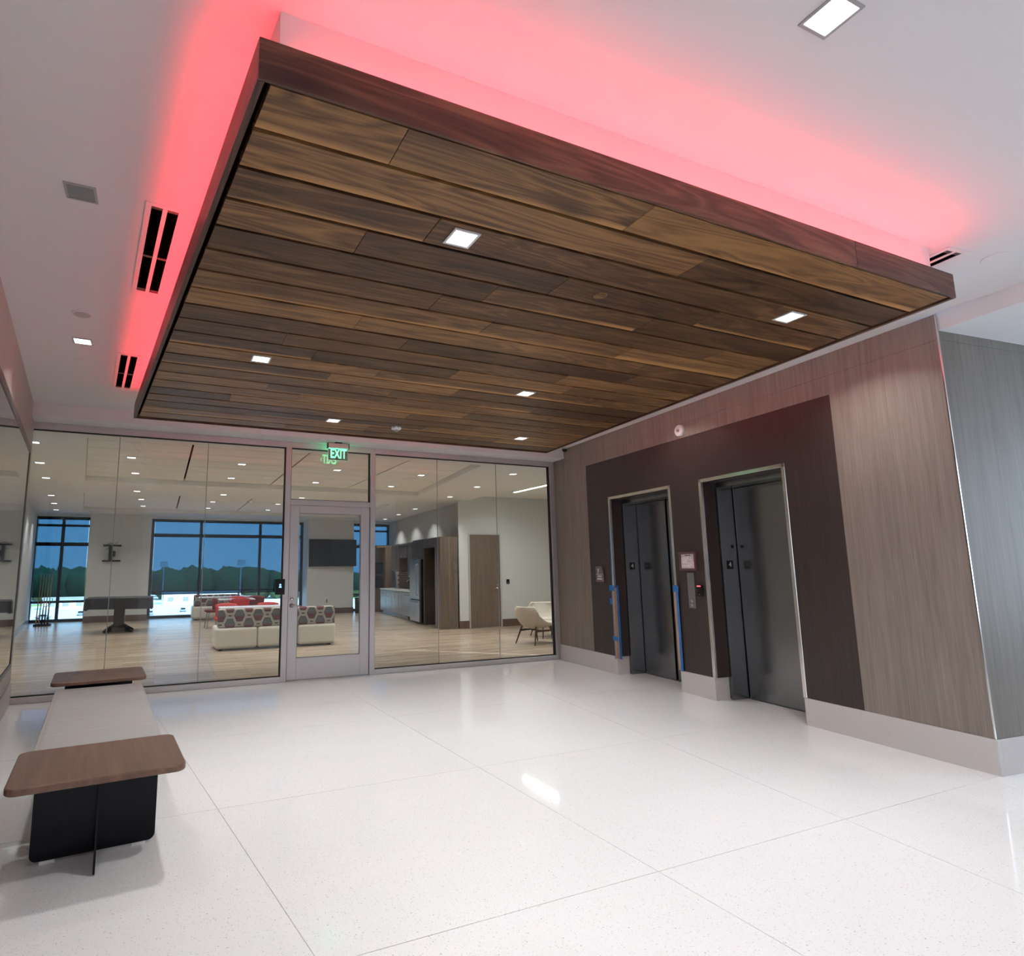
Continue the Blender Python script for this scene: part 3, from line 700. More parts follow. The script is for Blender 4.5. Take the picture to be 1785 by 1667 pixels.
for i, (a, d_, w, h, lab) in enumerate(((0.06, 300, 16, 5, 'low white building beyond the lot, behind the red chairs'), (-0.105, 285, 12, 4, 'low white building beyond the lot, below the left window shade'))):
    b = empty('building' if i == 0 else 'building.001', (d_ * math.sin(a), d_ * math.cos(a), -13), -a, lab, 'building')
    MB().box(-w, w, 0, 10, 0, h).build('wall', 'building_white', b); MB().box(-w - 0.4, w + 0.4, -0.4, 10.4, h, h + 0.5).build('roof', 'trim_grey', b)
    for k in range(5): MB().box(-w + 2 + k * w * 0.4, -w + 4.2 + k * w * 0.4, -0.12, 0.02, 1.2, 3).build('window', 'trim_grey', b)
def car_proto():
    r = empty('car', (0, 0, -13), 0)
    MB().profile([(-2.2, 0.35), (2.2, 0.35), (2.2, 0.85), (1.3, 0.95), (-1.5, 0.95), (-2.2, 0.8)], 'y', -0.85, 0.85).build('body', 'car_paint', r, bevel=0.06)
    MB().profile([(-1.5, 0.95), (1.3, 0.95), (0.6, 1.45), (-1.0, 1.45)], 'y', -0.75, 0.75).build('cabin', 'screen', r, bevel=0.05)
    for x in (-1.35, 1.35):
        for y in (-0.8, 0.8): MB().tube((x, y - 0.1, 0.34), (x, y + 0.1, 0.34), 0.34, n=12).build('wheel', 'rubber', r)
    return r
car = car_proto()
for i in range(8):
    c = car if i == 0 else copy_tree(car)
    d_ = 228 + 12 * (i % 3); a = -0.145 + 0.045 * i
    c.location = (d_ * math.sin(a), d_ * math.cos(a), -13); c.rotation_euler = (0, 0, rg.choice((0, PI / 2)))
    tag(c, 'small grey car in the far bright lot, %s from the left' % ORD[i], 'car', 'cars in the far parking lot')
for i, (a, d_, lab) in enumerate(((0.117, 250, 'tall grey floodlight mast seen through the middle window'), (0.005, 290, 'tall grey floodlight mast at the left edge of the middle window'))):
    p_ = empty('light_mast' if i == 0 else 'light_mast.001', (d_ * math.sin(a), d_ * math.cos(a), -13), -a, lab, 'mast')
    MB().tube((0, 0, 0), (0, 0, 17), 0.28, 0.18, 8).build('pole', 'alu', p_); MB().box(-1.6, 1.6, -0.3, 0.3, 16.6, 19).build('lamp_head', 'alu', p_)

# ------------------------------------------------------------------ light fittings
def downlight(x, y, z, label, power, group, s=0.145, lens='lens', trim='trim_white', rz=0.0, spread=1.95, tilt=(0, 0, -1), name='downlight'):
    r = empty(name, (x, y, z), rz, label, 'downlight', group)
    h = s / 2
    MB().ring(-h, h, -h, h, 0.012, -0.006, 0.0).build('trim_ring', trim, r)
    MB().box(-h + 0.012, h - 0.012, -h + 0.012, h - 0.012, -0.003, -0.0005).build('lens', lens, r)
    if power: area('lamp', (0, 0, -0.012), (s * 0.75, s * 0.75), power, (1.0, 0.985, 0.97), tilt, r, spread)
    return r
# ------------------------------------------------------------------ the timber canopy
ZC = 3.144
FLc, FRc, BRc, BLc = (0.2124, 1.855), (4.435, 1.855), (5.002, 7.024), (-0.350, 7.024)
def cxl(y): return FLc[0] + (BLc[0] - FLc[0]) * (y - FLc[1]) / (BLc[1] - FLc[1])
def cxr(y): return FRc[0] + (BRc[0] - FRc[0]) * (y - FRc[1]) / (BRc[1] - FRc[1])
cn = empty('ceiling_canopy', (2.33, 4.4, ZC), 0, 'large suspended walnut plank canopy with red cove light around it', 'canopy')
CN = MB
def pin(o):   # canopy pieces are modelled in room coordinates
    o.parent = cn; o.location = (-2.33, -4.4, -ZC); return o
TF, HF = 0.024, 0.157
pin(MB().prism([FLc, (3.45, 1.855), (3.45, 1.855 + 0.014), (cxl(1.855 + 0.014), 1.855 + 0.014)], ZC, ZC + HF).build('fascia', 'fascia', bevel=0.0015, seg=1))
pin(MB().prism([(3.4525, 1.855), FRc, (cxr(1.855 + 0.014), 1.855 + 0.014), (3.4525, 1.855 + 0.014)], ZC, ZC + HF).build('fascia', 'fascia', bevel=0.0015, seg=1))
pin(MB().prism([BLc, (cxl(7.0), 7.0), (cxr(7.0), 7.0), BRc], ZC, ZC + HF).build('fascia', 'fascia'))
yb0, yb1 = 1.855 + 0.0145, 6.999
pin(MB().prism([(cxl(yb0), yb0), (cxl(yb0) + TF, yb0), (cxl(yb1) + TF, yb1), (cxl(yb1), yb1)], ZC, ZC + HF).build('fascia', 'fascia_y'))
pin(MB().prism([(cxr(yb0) - TF, yb0), (cxr(yb0), yb0), (cxr(yb1), yb1), (cxr(yb1) - TF, yb1)], ZC, ZC + HF).build('fascia', 'fascia_y'))
pin(MB().prism([(cxl(yb0) + TF, yb0), (cxr(yb0) - TF, yb0), (cxr(yb1) - TF, yb1), (cxl(yb1) + TF, yb1)], ZC + 0.045, ZC + 0.12).build('backing', 'dark_gap'))
JOINTS = {0: (0.77, 2.0), 1: (2.62,), 2: (1.13, 3.56), 3: (0.84, 2.06, 3.27), 4: (1.74, 2.95), 5: (1.48, 3.89), 6: (1.97, 3.2), 7: (1.13, 3.58), 8: (1.56, 3.7), 9: (0.73, 3.15),
          10: (1.0, 2.21, 3.41), 11: (1.6, 4.1), 12: (1.24, 2.46), 13: (1.9, 3.52), 14: (0.8, 2.02, 3.87), 15: (1.13, 2.95), 16: (0.53, 2.37, 4.2), 17: (1.6, 3.3), 18: (0.9, 2.76), 19: (2.14, 3.92), 20: (1.24, 3.1)}
P0, PITCH = 1.8830, 0.2413
for i in range(21):
    y0 = P0 + PITCH * i + 0.0; y1 = y0 + PITCH - 0.0215
    y1 = min(y1, 6.985)
    cuts = [None] + list(JOINTS[i]) + [None]
    for a, b in zip(cuts, cuts[1:]):
        La = [cxl(y) + 0.048 if a is None else a + 0.0012 for y in (y0, y1)]
        Rb = [cxr(y) - 0.046 if b is None else b - 0.0012 for y in (y0, y1)]
        lift = random.uniform(0, 0.0012)
        pin(MB().prism([(La[0], y0), (Rb[0], y0), (Rb[1], y1), (La[1], y1)], ZC + 0.006 + lift, ZC + 0.044).build('plank', 'walnut', bevel=0.0012, seg=1))
# white drop box behind the canopy edge, joined to the ceiling
bx = [(0.290, 1.925), (4.350, 1.925), (4.90, 6.95), (-0.27, 6.95)]
tag(MB().prism(bx, ZC + 0.13, H_C - 0.0005).build('trim_2', 'plaster'), 'white plaster box that carries the canopy below the ceiling', 'bulkhead', kind='structure')
# LED strips lying on the canopy rim, facing up
def led(p0, p1, out, power):
    p0, p1, o_ = Vector(p0), Vector(p1), Vector(out)
    d_ = p1 - p0; L = d_.length; mid = (p0 + p1) / 2; ang = math.atan2(d_.y, d_.x)
    s = MB().box(-L / 2, L / 2, -0.006, 0.006, 0, 0.006).build('led_strip', 'red_led', cn, loc=mid - Vector((2.33, 4.4, ZC))); s.rotation_euler = (0, 0, ang)
    l = bpy.data.lights.new('cove_lamp', 'AREA'); l.shape = 'RECTANGLE'; l.size, l.size_y = L, 0.012
    l.energy = power * L; l.color = (1.0, 0.045, 0.06)
    lo = bpy.data.objects.new('cove_lamp', l); COL.objects.link(lo); lo.parent = cn
    x = d_.normalized(); side = Vector((-x.y, x.x, 0)); side *= 1 if side.dot(o_) > 0 else -1
    z = -(Vector((0, 0, 1)) + 0.25 * side).normalized(); y = z.cross(x)
    lo.matrix_basis = Matrix(((x.x, y.x, z.x, mid.x - 2.33), (x.y, y.y, z.y, mid.y - 4.4), (x.z, y.z, z.z, mid.z + 0.012 - ZC), (0, 0, 0, 1)))
led((0.36, 1.892, ZC + HF - 0.020), (4.26, 1.892, ZC + HF - 0.020), (0, -1, 0), P_COVE / 13)
led((-0.25, 6.984, ZC + HF - 0.030), (4.88, 6.984, ZC + HF - 0.030), (0, 1, 0), P_COVE / 22)
led((cxl(2.0) + 0.045, 2.0, ZC + HF - 0.030), (cxl(6.97) + 0.045, 6.97, ZC + HF - 0.030), (-1, 0, 0), P_COVE / 11)
led((cxr(2.1) - 0.045, 2.1, ZC + HF - 0.030), (cxr(6.97) - 0.045, 6.97, ZC + HF - 0.030), (1, 0, 0), P_COVE / 13)
for x, y, lab in ((1.298, 2.474, 'square downlight in the walnut canopy, largest, near its front left'), (3.751, 2.466, 'square downlight in the walnut canopy near its front right corner'),
                  (0.636, 4.641, 'square downlight in the walnut canopy beside its left edge'), (3.086, 4.636, 'square downlight in the walnut canopy, middle row, right of centre'),
                  (1.671, 6.335, 'square downlight in the walnut canopy above the exit sign'), (4.124, 6.334, 'square downlight in the walnut canopy near the far right corner')):
    downlight(x, y, ZC + 0.006, lab, P_CANOPY, 'canopy downlights')
for x, y, lab, on in ((2.14, 1.136, 'square lit downlight in the white ceiling at the top of the picture', 1), (-0.492, 3.404, 'square unlit downlight in the white ceiling left of the long vent', 0),
                      (-0.726, 5.772, 'square lit downlight in the white ceiling between speaker and blank cover', 1)):
    downlight(x, y, H_C, lab, P_LOBBY if on else 0, 'lobby ceiling downlights', 0.15, 'lens' if on else 'lens_dim', 'trim_grey')
for i, (x, y, pw) in enumerate(((5.0, 3.1, 10), (5.36, 5.35, 5))):
    downlight(x, y, H_C, ('square downlight in the ceiling strip between canopy and nearer elevator', 'square downlight in the ceiling strip between canopy and both elevators')[i], pw, 'lobby ceiling downlights', 0.15, 'lens', 'trim_grey', spread=2.2)
for i, (x, y) in enumerate(((0.2, -1.2), (2.6, -1.3), (4.4, 0.2), (6.6, 0.3), (-0.35, 1.2), (1.0, -3.6), (4.0, -3.4), (8.6, 0.3))):
    z = H_C if x < 4.5 else 3.362
    downlight(x, y, z, 'square downlight in the lobby ceiling behind the viewer, %s from the left' % ORD[i], P_LOBBY * 0.7, 'downlights behind the viewer', 0.15)

# ceiling vents
def vent(x, y, rz, label):
    r = empty('ceiling_vent', (x, y, H_C), rz, label, 'vent', 'linear ceiling vents')
    w, L = 0.10, 0.60
    MB().ring(-w, w, -L, L, 0.030, -0.006, 0).box(-0.012, 0.012, -L + 0.03, L - 0.03, -0.006, 0).build('frame', 'plaster', r)
    for s in (-1, 1):
        MB().box(min(s * 0.012, s * 0.07), max(s * 0.012, s * 0.07), -L + 0.03, L - 0.03, -0.0012, -0.0004).build('slot', 'void', r)
        for yy in (0.03, L - 0.06, -L + 0.045):
            MB().box(min(s * 0.014, s * 0.068), max(s * 0.014, s * 0.068), yy - 0.012, yy + 0.012, -0.0045, -0.0012).build('clip', 'bronze', r)
    return r
vent(-0.137, 3.95, math.radians(5.7), 'long linear ceiling vent beside the red glow, the nearer one')
vent(-0.425, 6.56, math.radians(5.7), 'short looking linear ceiling vent beside the red glow, the farther one')
vent(4.63, 2.45, math.radians(-6.5), 'linear ceiling vent mostly hidden behind the canopy corner at right')
def disc(name, x, y, z, r_, h, m_, label, cat):
    r = empty(name, (x, y, z), 0, label, cat)
    MB().lathe([(r_, -0.0002), (r_, -h * 0.5), (r_ * 0.93, -h)], 32).build('rim', m_, r, smooth=False)
    MB().lathe([(r_ * 0.78, -h), (r_ * 0.74, -h - 0.002)], 32).build('cover', 'grille' if m_ == 'trim_white' else m_, r)
    return r
disc('ceiling_speaker', -0.664, 5.14, H_C, 0.075, 0.006, 'trim_white', 'round white ceiling speaker near the lit downlight at left', 'speaker')
disc('cover_plate', -0.788, 6.326, H_C, 0.05, 0.004, 'plaster', 'small round white blank cover behind the lit downlight at left', 'cover plate')
disc('ceiling_speaker', 4.93, 1.82, H_C, 0.085, 0.005, 'plaster', 'round white ceiling speaker at the far right of the ceiling', 'speaker')
disc('cover_plate', 2.373, 2.711, ZC + 0.006, 0.042, 0.003, 'walnut', 'round wood toned cap set in the canopy planks', 'cover plate')
for i, (x, y) in enumerate(((-0.25, 8.29), (1.61, 8.30), (3.51, 8.27))):
    disc('sprinkler_cover', x, y, 3.343, 0.042, 0.004, 'plaster', 'small round white sprinkler cover under the bulkhead, ' + ('at the left', 'beside the exit sign', 'right of the door')[i], 'sprinkler')
sd = empty('smoke_detector', (2.428, 6.35, ZC + 0.006), 0, 'white domed smoke detector under the canopy planks', 'smoke detector')
MB().lathe([(0.062, 0), (0.066, -0.012), (0.060, -0.026), (0.045, -0.036), (0.022, -0.040)], 28).build('body', 'white_plastic', sd, smooth=True)
MB().lathe([(0.020, -0.040), (0.022, -0.052), (0.016, -0.060)], 20).build('sensor', 'trim_grey', sd, smooth=True)
for k in range(8):
    a = 2 * PI * k / 8; MB().box(-0.008, 0.008, -0.067, -0.060, -0.022, -0.016).build('slot', 'black', sd).rotation_euler = (0, 0, a)
cd = empty('security_camera', (6.085, 8.03, H_C), 0, 'small black dome camera in the ceiling corner by the wood wall', 'camera')
MB().lathe([(0.05, 0), (0.05, -0.02), (0.046, -0.026)], 24).build('base', 'trim_grey', cd, smooth=True)
MB().lathe([(0.044, -0.026), (0.040, -0.05), (0.026, -0.066), (0.008, -0.071)], 24).build('dome', 'black_plastic', cd, smooth=True)

# ------------------------------------------------------------------ exit sign
ex = empty('exit_sign', (2.276, 8.33, 3.343), 0, 'green lit EXIT sign hanging in front of the glass door', 'sign')
MB().box(-0.05, 0.05, -0.03, 0.03, -0.016, 0.0).build('mount', 'black_plastic', ex)
MB().box(-0.150, 0.150, -0.028, 0.028, -0.088, -0.016).build('housing', 'alu', ex, bevel=0.003)
for s in (-1, 1): MB().box(min(s * 0.150, s * 0.161), max(s * 0.150, s * 0.161), -0.029, 0.029, -0.092, -0.014).build('end_cap', 'black_plastic', ex)
MB().box(-0.146, 0.146, -0.003, 0.003, -0.262, -0.088).build('acrylic_panel', 'acrylic', ex)
MB().ring(-0.148, 0.148, -0.264, -0.087, 0.003, -0.004, 0.004).build('panel_edge', 'acrylic_edge', ex).rotation_euler = (PI / 2, 0, 0)
text('lettering', 'EXIT', 0.19, 'green_led', ex, (0.004, -0.006, -0.172), (PI / 2, 0, 0), 0.0012, sx=0.62)
text('lettering_back', 'EXIT', 0.19, 'green_led_back', ex, (-0.002, 0.006, -0.172), (PI / 2, 0, PI), 0.0012, sx=0.56)
for s in (-1, 1):
    MB().path([(s * 0.118, 0.006, -0.145), (s * 0.138, 0.006, -0.172), (s * 0.118, 0.006, -0.199)], 0.0045, 6).build('chevron', 'green_led_back', ex)
area('sign_glow', (0, 0, -0.10), (0.28, 0.02), 0.35, (0.15, 1.0, 0.5), (0, 0, 1), ex)

# ------------------------------------------------------------------ things on the elevator wall (local wall coordinates)
def on_wall(name, y, z, label, cat): 
    u = ur(y); c, s = math.cos(TH_R), math.sin(TH_R)
    return empty(name, (6.19 + u * c, 8.5 + u * s, z), TH_R, label, cat)
sg = on_wall('wall_sign', 7.27, 1.41, 'small taupe sign plate with white symbol left of the farther elevator', 'sign')
MB().profile([(-0.085, -0.115), (0.105, -0.115), (0.098, 0.0), (0.060, 0.115), (-0.085, 0.115)], 'y', -0.022, -0.001).build('plate', 'sign_taupe', sg, bevel=0.004)
text('symbol', 'y', 0.13, 'letter_white', sg, (-0.015, -0.0235, 0.062), (PI / 2, 0, 0), 0.0006)
MB().box(-0.07, 0.09, -0.0232, -0.0222, -0.004, 0.0).build('rule', 'letter_white', sg)
for k in range(3): MB().box(-0.035 + k * 0.035, -0.012 + k * 0.035, -0.0236, -0.0222, -0.048, -0.018).build('figure', 'letter_white', sg)
MB().box(-0.05, 0.075, -0.0234, -0.0222, -0.082, -0.062).build('text_line', 'letter_white', sg)
mp_ = on_wall('evacuation_map', 5.417, 1.573, 'framed white plan sheet on the wall between the elevators', 'sign')
MB().ring(-0.14, 0.14, -0.113, 0.113, 0.026, 0.001, 0.028).build('frame', 'maroon_frame', mp_, bevel=0.003).rotation_euler = (PI / 2, 0, 0)
MB().box(-0.116, 0.116, -0.012, -0.004, -0.089, 0.089).build('sheet', 'paper', mp_)
MB().box(-0.045, 0.045, -0.0128, -0.0122, 0.064, 0.074).build('heading', 'maroon_frame', mp_)
cp = on_wall('call_panel', 5.402, 1.2235, 'tall steel elevator call plate below the framed plan', 'call panel')
MB().box(-0.057, 0.057, -0.006, -0.0005, -0.21, 0.21).build('plate', 'alu_dark', cp, bevel=0.001, seg=1)
for z in (-0.125, -0.175): MB().lathe([(0.018, 0), (0.018, -0.004), (0.014, -0.006)], 18, (0, -0.006, z), 'y').build('button', 'steel_polished', cp)
rd = on_wall('card_reader', 5.255, 1.225, 'black card reader with a red light beside the nearer elevator', 'card reader')
MB().box(-0.038, 0.038, -0.026, -0.0005, -0.066, 0.066).build('body', 'black_plastic', rd, bevel=0.006)
MB().box(-0.028, 0.028, -0.0275, -0.020, 0.048, 0.058).build('indicator', 'red_led', rd)
MB().lathe([(0.006, 0), (0.006, -0.002)], 10, (0, -0.026, -0.045), 'y').build('screw', 'steel_polished', rd)
st = on_wall('strobe_alarm', 5.40, 3.20, 'round white alarm strobe high on the wall above the elevators', 'alarm')
MB().lathe([(0.074, 0), (0.074, -0.02), (0.066, -0.032), (0.03, -0.034)], 32, (0, -0.0005, 0), 'y').build('body', 'white_plastic', st, smooth=False)
MB().lathe([(0.022, 0), (0.020, -0.012), (0.010, -0.016)], 20, (0.004, -0.034, 0.0), 'y').build('flash_lens', 'trim_grey', st)
MB().box(-0.006, 0.012, -0.052, -0.050, -0.004, 0.004).build('slot', 'black', st)
kp = empty('keypad_reader', (1.527, YG, 1.28), 0, 'black access reader with blue lit icon on the glass door post', 'card reader')
MB().box(-0.066, 0.066, -0.030, -0.0005, -0.107, 0.107).build('body', 'black_plastic', kp, bevel=0.006)
MB().box(-0.052, 0.052, -0.0315, -0.029, -0.092, 0.092).build('face', 'screen', kp)
MB().lathe([(0.012, 0), (0.012, -0.0015)], 16, (0.002, -0.0316, 0.028), 'y').build('icon', 'blue_led', kp)
MB().box(-0.014, 0.018, -0.033, -0.0316, -0.010, 0.006).build('icon', 'blue_led', kp)
# blue tape and cardboard guards on the farther elevator's jambs
def tape(name, u0, u1, uc0, uc1, z0, z1, into, label, flags):
    r = empty(name, (6.19, 8.5, 0), TH_R, label, 'tape')
    w = -0.020
    MB().box(u0, uc0, w, w + 0.0015, z0, z1).build('tape_strip', 'tape_blue', r)
    cg = MB().box(uc0, uc1, w - 0.0015, w + 0.0015, z0 + 0.01, z1 - 0.03)
    if into: cg.box(uc1, uc1 + 0.003, w - 0.0015, 0.022, z0 + 0.01, z1 - 0.03)
    cg.build('card_guard', 'cardboard', r)
    if into: MB().box(uc1, uc1 + 0.002, 0.0225, 0.058, z0, z1).build('tape_strip', 'tape_blue', r)
    else: MB().box(uc1, u1, w, w + 0.0015, z0, z1).build('tape_strip', 'tape_blue', r)
    for a, b, za, zb in flags: MB().prism([(a, za), (b, za - 0.008), (b + 0.006, zb), (a + 0.004, zb + 0.006)], -0.0235 - w, -0.022 - w).build('tape_tab', 'tape_blue', r).matrix_basis = Matrix(((1, 0, 0, 0), (0, 0, 1, w), (0, 1, 0, 0), (0, 0, 0, 1)))
    return r
tape('masking_tape', E1[0] - 0.012, E1[0] + 0.05, E1[0] + 0.004, E1[0] + 0.044, 0.212, 1.245, True, 'blue masking tape and brown card on the left jamb of the farther elevator',
     [(1.475, 1.60, 1.175, 1.245), (1.478, 1.535, 0.985, 1.055), (1.50, 1.625, 0.475, 0.525)])
tape('masking_tape', E1[1] - 0.052, E1[1] + 0.028, E1[1] - 0.049, E1[1] - 0.012, 0.247, 1.268, False, 'blue masking tape and brown card on the right jamb of the farther elevator',
     [(E1[1] - 0.055, E1[1] + 0.035, 1.20, 1.272)])

# ------------------------------------------------------------------ big dark display on the left wall
dp = empty('wall_display', (xl(8.2), 8.2, 0), TH_L, 'large black framed glass display reflecting the lounge on the left wall', 'display')
u0, u1 = -5.6, -0.52; z0, z1 = 0.52, 2.87
MB().box(u0, u1, -0.055, -0.0005, z1 - 0.07, z1).box(u0, u1, -0.055, -0.0005, z0, z0 + 0.05).box(u1 - 0.07, u1, -0.055, -0.0005, z0 + 0.05, z1 - 0.07).box(u0, u0 + 0.05, -0.055, -0.0005, z0 + 0.05, z1 - 0.07).build('frame', 'bronze', dp, bevel=0.004)
MB().box(u0 + 0.05, u1 - 0.07, -0.048, -0.0005, z0 + 0.05, z1 - 0.07).build('glass_front', 'display_glass', dp)

# ------------------------------------------------------------------ the bench with two end tables
RB = math.radians(4.6)
bn = empty('bench', (-0.245, 3.925, 0), RB, 'grey upholstered bench joining two walnut end tables on black steel plates', 'bench')
def end_table(yc):
    t = MB().prism(rrect(-0.405, 0.405, yc - 0.352, yc + 0.352, 0.06, 8), 0.452, 0.487).build('table_top', 'table_wood', bn, bevel=0.008, seg=3); t['label'] = 'walnut end table top'
    MB().profile(rrect(-0.297, 0.297, 0.016, 0.451, 0.035, 6), 'y', yc - 0.005, yc + 0.005).build('support_plate', 'pedestal_black', bn)
    MB().profile([(yc + p, q) for p, q in rrect(-0.283, 0.283, 0.004, 0.451, 0.012, 4)], 'x', -0.005, 0.005).build('support_plate', 'pedestal_black', bn)
    for s in (-1, 1): MB().box(s * 0.215 - 0.035, s * 0.215 + 0.035, yc - 0.0075, yc + 0.004, 0.0, 0.016).build('foot_pad', 'foot_white', bn)
end_table(0.0); end_table(3.11)
sb = MB()
def seat_pt(u, v):
    x = -0.345 + 0.695 * u; y = 0.375 + 2.37 * v
    z = 0.4325
    for k_, yy in enumerate((0.52, 0.93, 1.36, 1.79, 2.22, 2.55)):
        d_ = (y - yy - 0.02 * math.sin(x * 9 + k_ * 1.3) - 0.03 * x) / 0.035
        z += 0.0022 * math.exp(-d_ * d_) - 0.0016 * math.exp(-(d_ - 1.5) ** 2)
    e = min(u, 1 - u) * 0.695 / 0.02; e2 = min(v, 1 - v) * 2.37 / 0.02
    return (x, y, z - 0.007 * (max(0, 1 - e) ** 2 + max(0, 1 - e2) ** 2))
sb.grid(seat_pt, 40, 120)
o = sb.build('seat_top', 'bench_grey', bn, smooth=True); o['label'] = 'light grey upholstered seat'
MB().prism(rrect(-0.36, 0.365, 0.36, 2.76, 0.03, 4), 0.335, 0.4285).build('seat_cushion', 'bench_grey', bn, bevel=0.012, seg=3)
MB().box(-0.06, 0.06, 0.05, 3.06, 0.29, 0.335).build('beam', 'pedestal_black', bn)

# ------------------------------------------------------------------ lounge light fittings
def nth(i): return ORD[i]
LG = 'lounge downlights'
for j, y in enumerate((11.01, 12.77)):
    for i, x in enumerate((-0.54, 1.24, 3.0, 4.75)):
        downlight(x, y, 3.40, 'square downlight in near lounge tiles, %s row from the glass, %s from left' % (nth(j), nth(i)), P_LOUNGE, LG, 0.15)
for i, x in enumerate((-0.57, 1.28, 3.14, 5.0)):
    downlight(x, 14.83, 3.30, 'square downlight in the white band between the lounge tile fields, %s from the left' % nth(i), P_LOUNGE, LG, 0.15)
for j, y in enumerate((17.4, 19.2)):
    for i, x in enumerate((-0.555, 1.23, 3.0, 4.75)):
        downlight(x, y, 3.40, 'square downlight in far lounge tiles, %s row from the glass, %s from left' % (nth(j), nth(i)), P_LOUNGE * 0.8, LG, 0.15)
for i, (x, y) in enumerate(((-1.70, 9.66), (-1.91, 11.47), (-2.09, 13.29), (-2.43, 16.31), (-2.63, 18.2), (-2.84, 20.07))):
    downlight(x, y, 3.30, 'square downlight in the lounge row along the left wall, %s from the glass' % nth(i), P_LOUNGE * 0.5, LG, 0.15, rz=math.radians(6))
for i, (x, y) in enumerate(((6.09, 9.67), (6.31, 11.51), (6.54, 13.35), (6.87, 16.4), (7.07, 18.29), (7.27, 20.15))):
    downlight(x, y, 3.30, 'square downlight in the lounge row along the kitchen side, %s from the glass' % nth(i), P_LOUNGE * 0.8, LG, 0.15, rz=math.radians(-6))
ll = empty('linear_light', (8.12, 11.1, 3.43), 0, 'long white linear light in the ceiling over the cream chairs', 'light')
MB().box(-0.055, 0.055, -1.76, 1.76, -0.012, 0).build('housing', 'trim_white', ll)
MB().box(-0.042, 0.042, -1.74, 1.74, -0.016, -0.0125).build('diffuser', 'lens_linear', ll)
area('lamp', (0, 0, -0.025), (0.06, 3.4), P_LINEAR, (1, 0.98, 0.95), (0, 0, -1), ll, 2.6)
for i, (x, lab) in enumerate(((-0.525, 'flat round ceiling speaker in the lounge tiles at the left'), (4.75, 'flat round ceiling speaker in the lounge tiles at the right'))):
    disc('ceiling_speaker', x, 11.57, 3.40, 0.17, 0.006, 'gyp', lab, 'speaker')
disc('smoke_detector', 2.14, 16.9, 3.40, 0.06, 0.05, 'white_plastic', 'small white smoke detector in the far lounge tile field', 'smoke detector')

# ------------------------------------------------------------------ lounge furniture
def sofa(x0, x1, y, label, name, fabric, n):
    r = empty(name, ((x0 + x1) / 2, y, 0), 0, label, 'sofa'); w = (x1 - x0) / 2; s = 2 * w / n
    for k in range(n):
        MB().box(-w + k * s + 0.002, -w + (k + 1) * s - 0.002, 0.0, 0.86, 0.03, 0.43).build('seat_base', 'cream', r, bevel=0.075 if n < 3 else 0.06, seg=4, smooth=False)
    MB().box(-w + 0.04, w - 0.02, 0.02, 0.27, 0.425, 0.775).build('backrest', fabric, r, bevel=0.035, seg=3)
    for sx in (-1, 1):
        for yy in (0.12, 0.74): MB().box(sx * (w - 0.12) - 0.03, sx * (w - 0.12) + 0.03, yy - 0.03, yy + 0.03, 0, 0.032).build('foot', 'black', r)
    return r
sofa(1.02, 3.36, 12.25, 'cream sofa with grey and maroon hexagon backrest, near the glass', 'sofa', 'hexes', 3)
sofa(0.97, 2.4, 20.2, 'cream sofa with hexagon backrest by the middle window, farther of the two', 'sofa.001', 'hexes', 2)

def red_chair_proto():
    r = empty('red_chair')
    def shell(u, v):
        a = (v - 0.5) * 1.9; rr = 0.25 + 0.03 * u
        return (rr * math.sin(a), 0.20 - rr * math.cos(a) * 0.8 + 0.0, 0.45 + 0.34 * u - 0.03 * abs(v - 0.5) ** 2 * 4 * u)
    MB().grid(shell, 5, 12).build('backrest', 'red', r, smooth=True, solid=0.035)
    MB().prism(rrect(-0.24, 0.24, -0.2, 0.27, 0.08, 4), 0.42, 0.49).build('seat', 'red', r, bevel=0.02)
    for sx in (-1, 1):
        for sy in (-1, 1): MB().tube((sx * 0.17, 0.03 + sy * 0.15, 0.43), (sx * 0.22, 0.03 + sy * 0.21, 0), 0.014, 0.010, 8).build('leg', 'alu_dark', r)
    return r
rc0 = red_chair_proto()
RCS = [(1.40, 14.40, PI, 'red lounge chair facing the near white table, left of the pair behind the sofa', 0), (2.32, 14.4, PI, 'red lounge chair facing the near white table, right of the pair behind the sofa', 0),
       (1.36, 17.3, -1.5, 'dark red chair at the far left of the group, back to the aisle', 1),
       (2.03, 17.0, 0, 'red lounge chair behind the second white table, nearer one', 0), (2.08, 18.3, PI, 'red lounge chair behind the second white table, farther one', 0), (2.62, 18.4, PI, 'dark red chair farthest right behind the white tables', 1)]
for i, (x, y, rz, lab, dk) in enumerate(RCS):
    c = rc0 if i == 0 else copy_tree(rc0)
    c.location = (x, y, 0); c.rotation_euler = (0, 0, rz); tag(c, lab, 'chair', 'red chairs in the lounge')
    if dk:
        for ch in c.children:
            if ch.name.split('.')[0] in ('backrest', 'seat'):
                ch.data = ch.data.copy(); ch.data.materials[0] = M['maroon']
def white_table(x, y, w, dep, lab, name='white_table'):
    r = empty(name, (x, y, 0), 0, lab, 'table', 'white tables in the lounge')
    MB().prism(rrect(-w / 2, w / 2, -dep / 2, dep / 2, 0.04, 4), 0.715, 0.74).build('table_top', 'white_top', r)
    MB().tube((0, 0, 0.02), (0, 0, 0.715), 0.035, n=14).build('column', 'alu_dark', r)
    MB().lathe([(0.26, 0), (0.26, 0.012), (0.05, 0.03)], 24).build('base', 'alu_dark', r)
white_table(1.95, 13.72, 1.5, 0.62, 'white topped table directly behind the near sofa')
white_table(1.98, 17.65, 0.95, 0.7, 'white topped table among the red chairs, middle of three', 'white_table.001')
white_table(1.9, 19.4, 1.6, 0.6, 'white topped table among the red chairs, farthest of three', 'white_table.002')

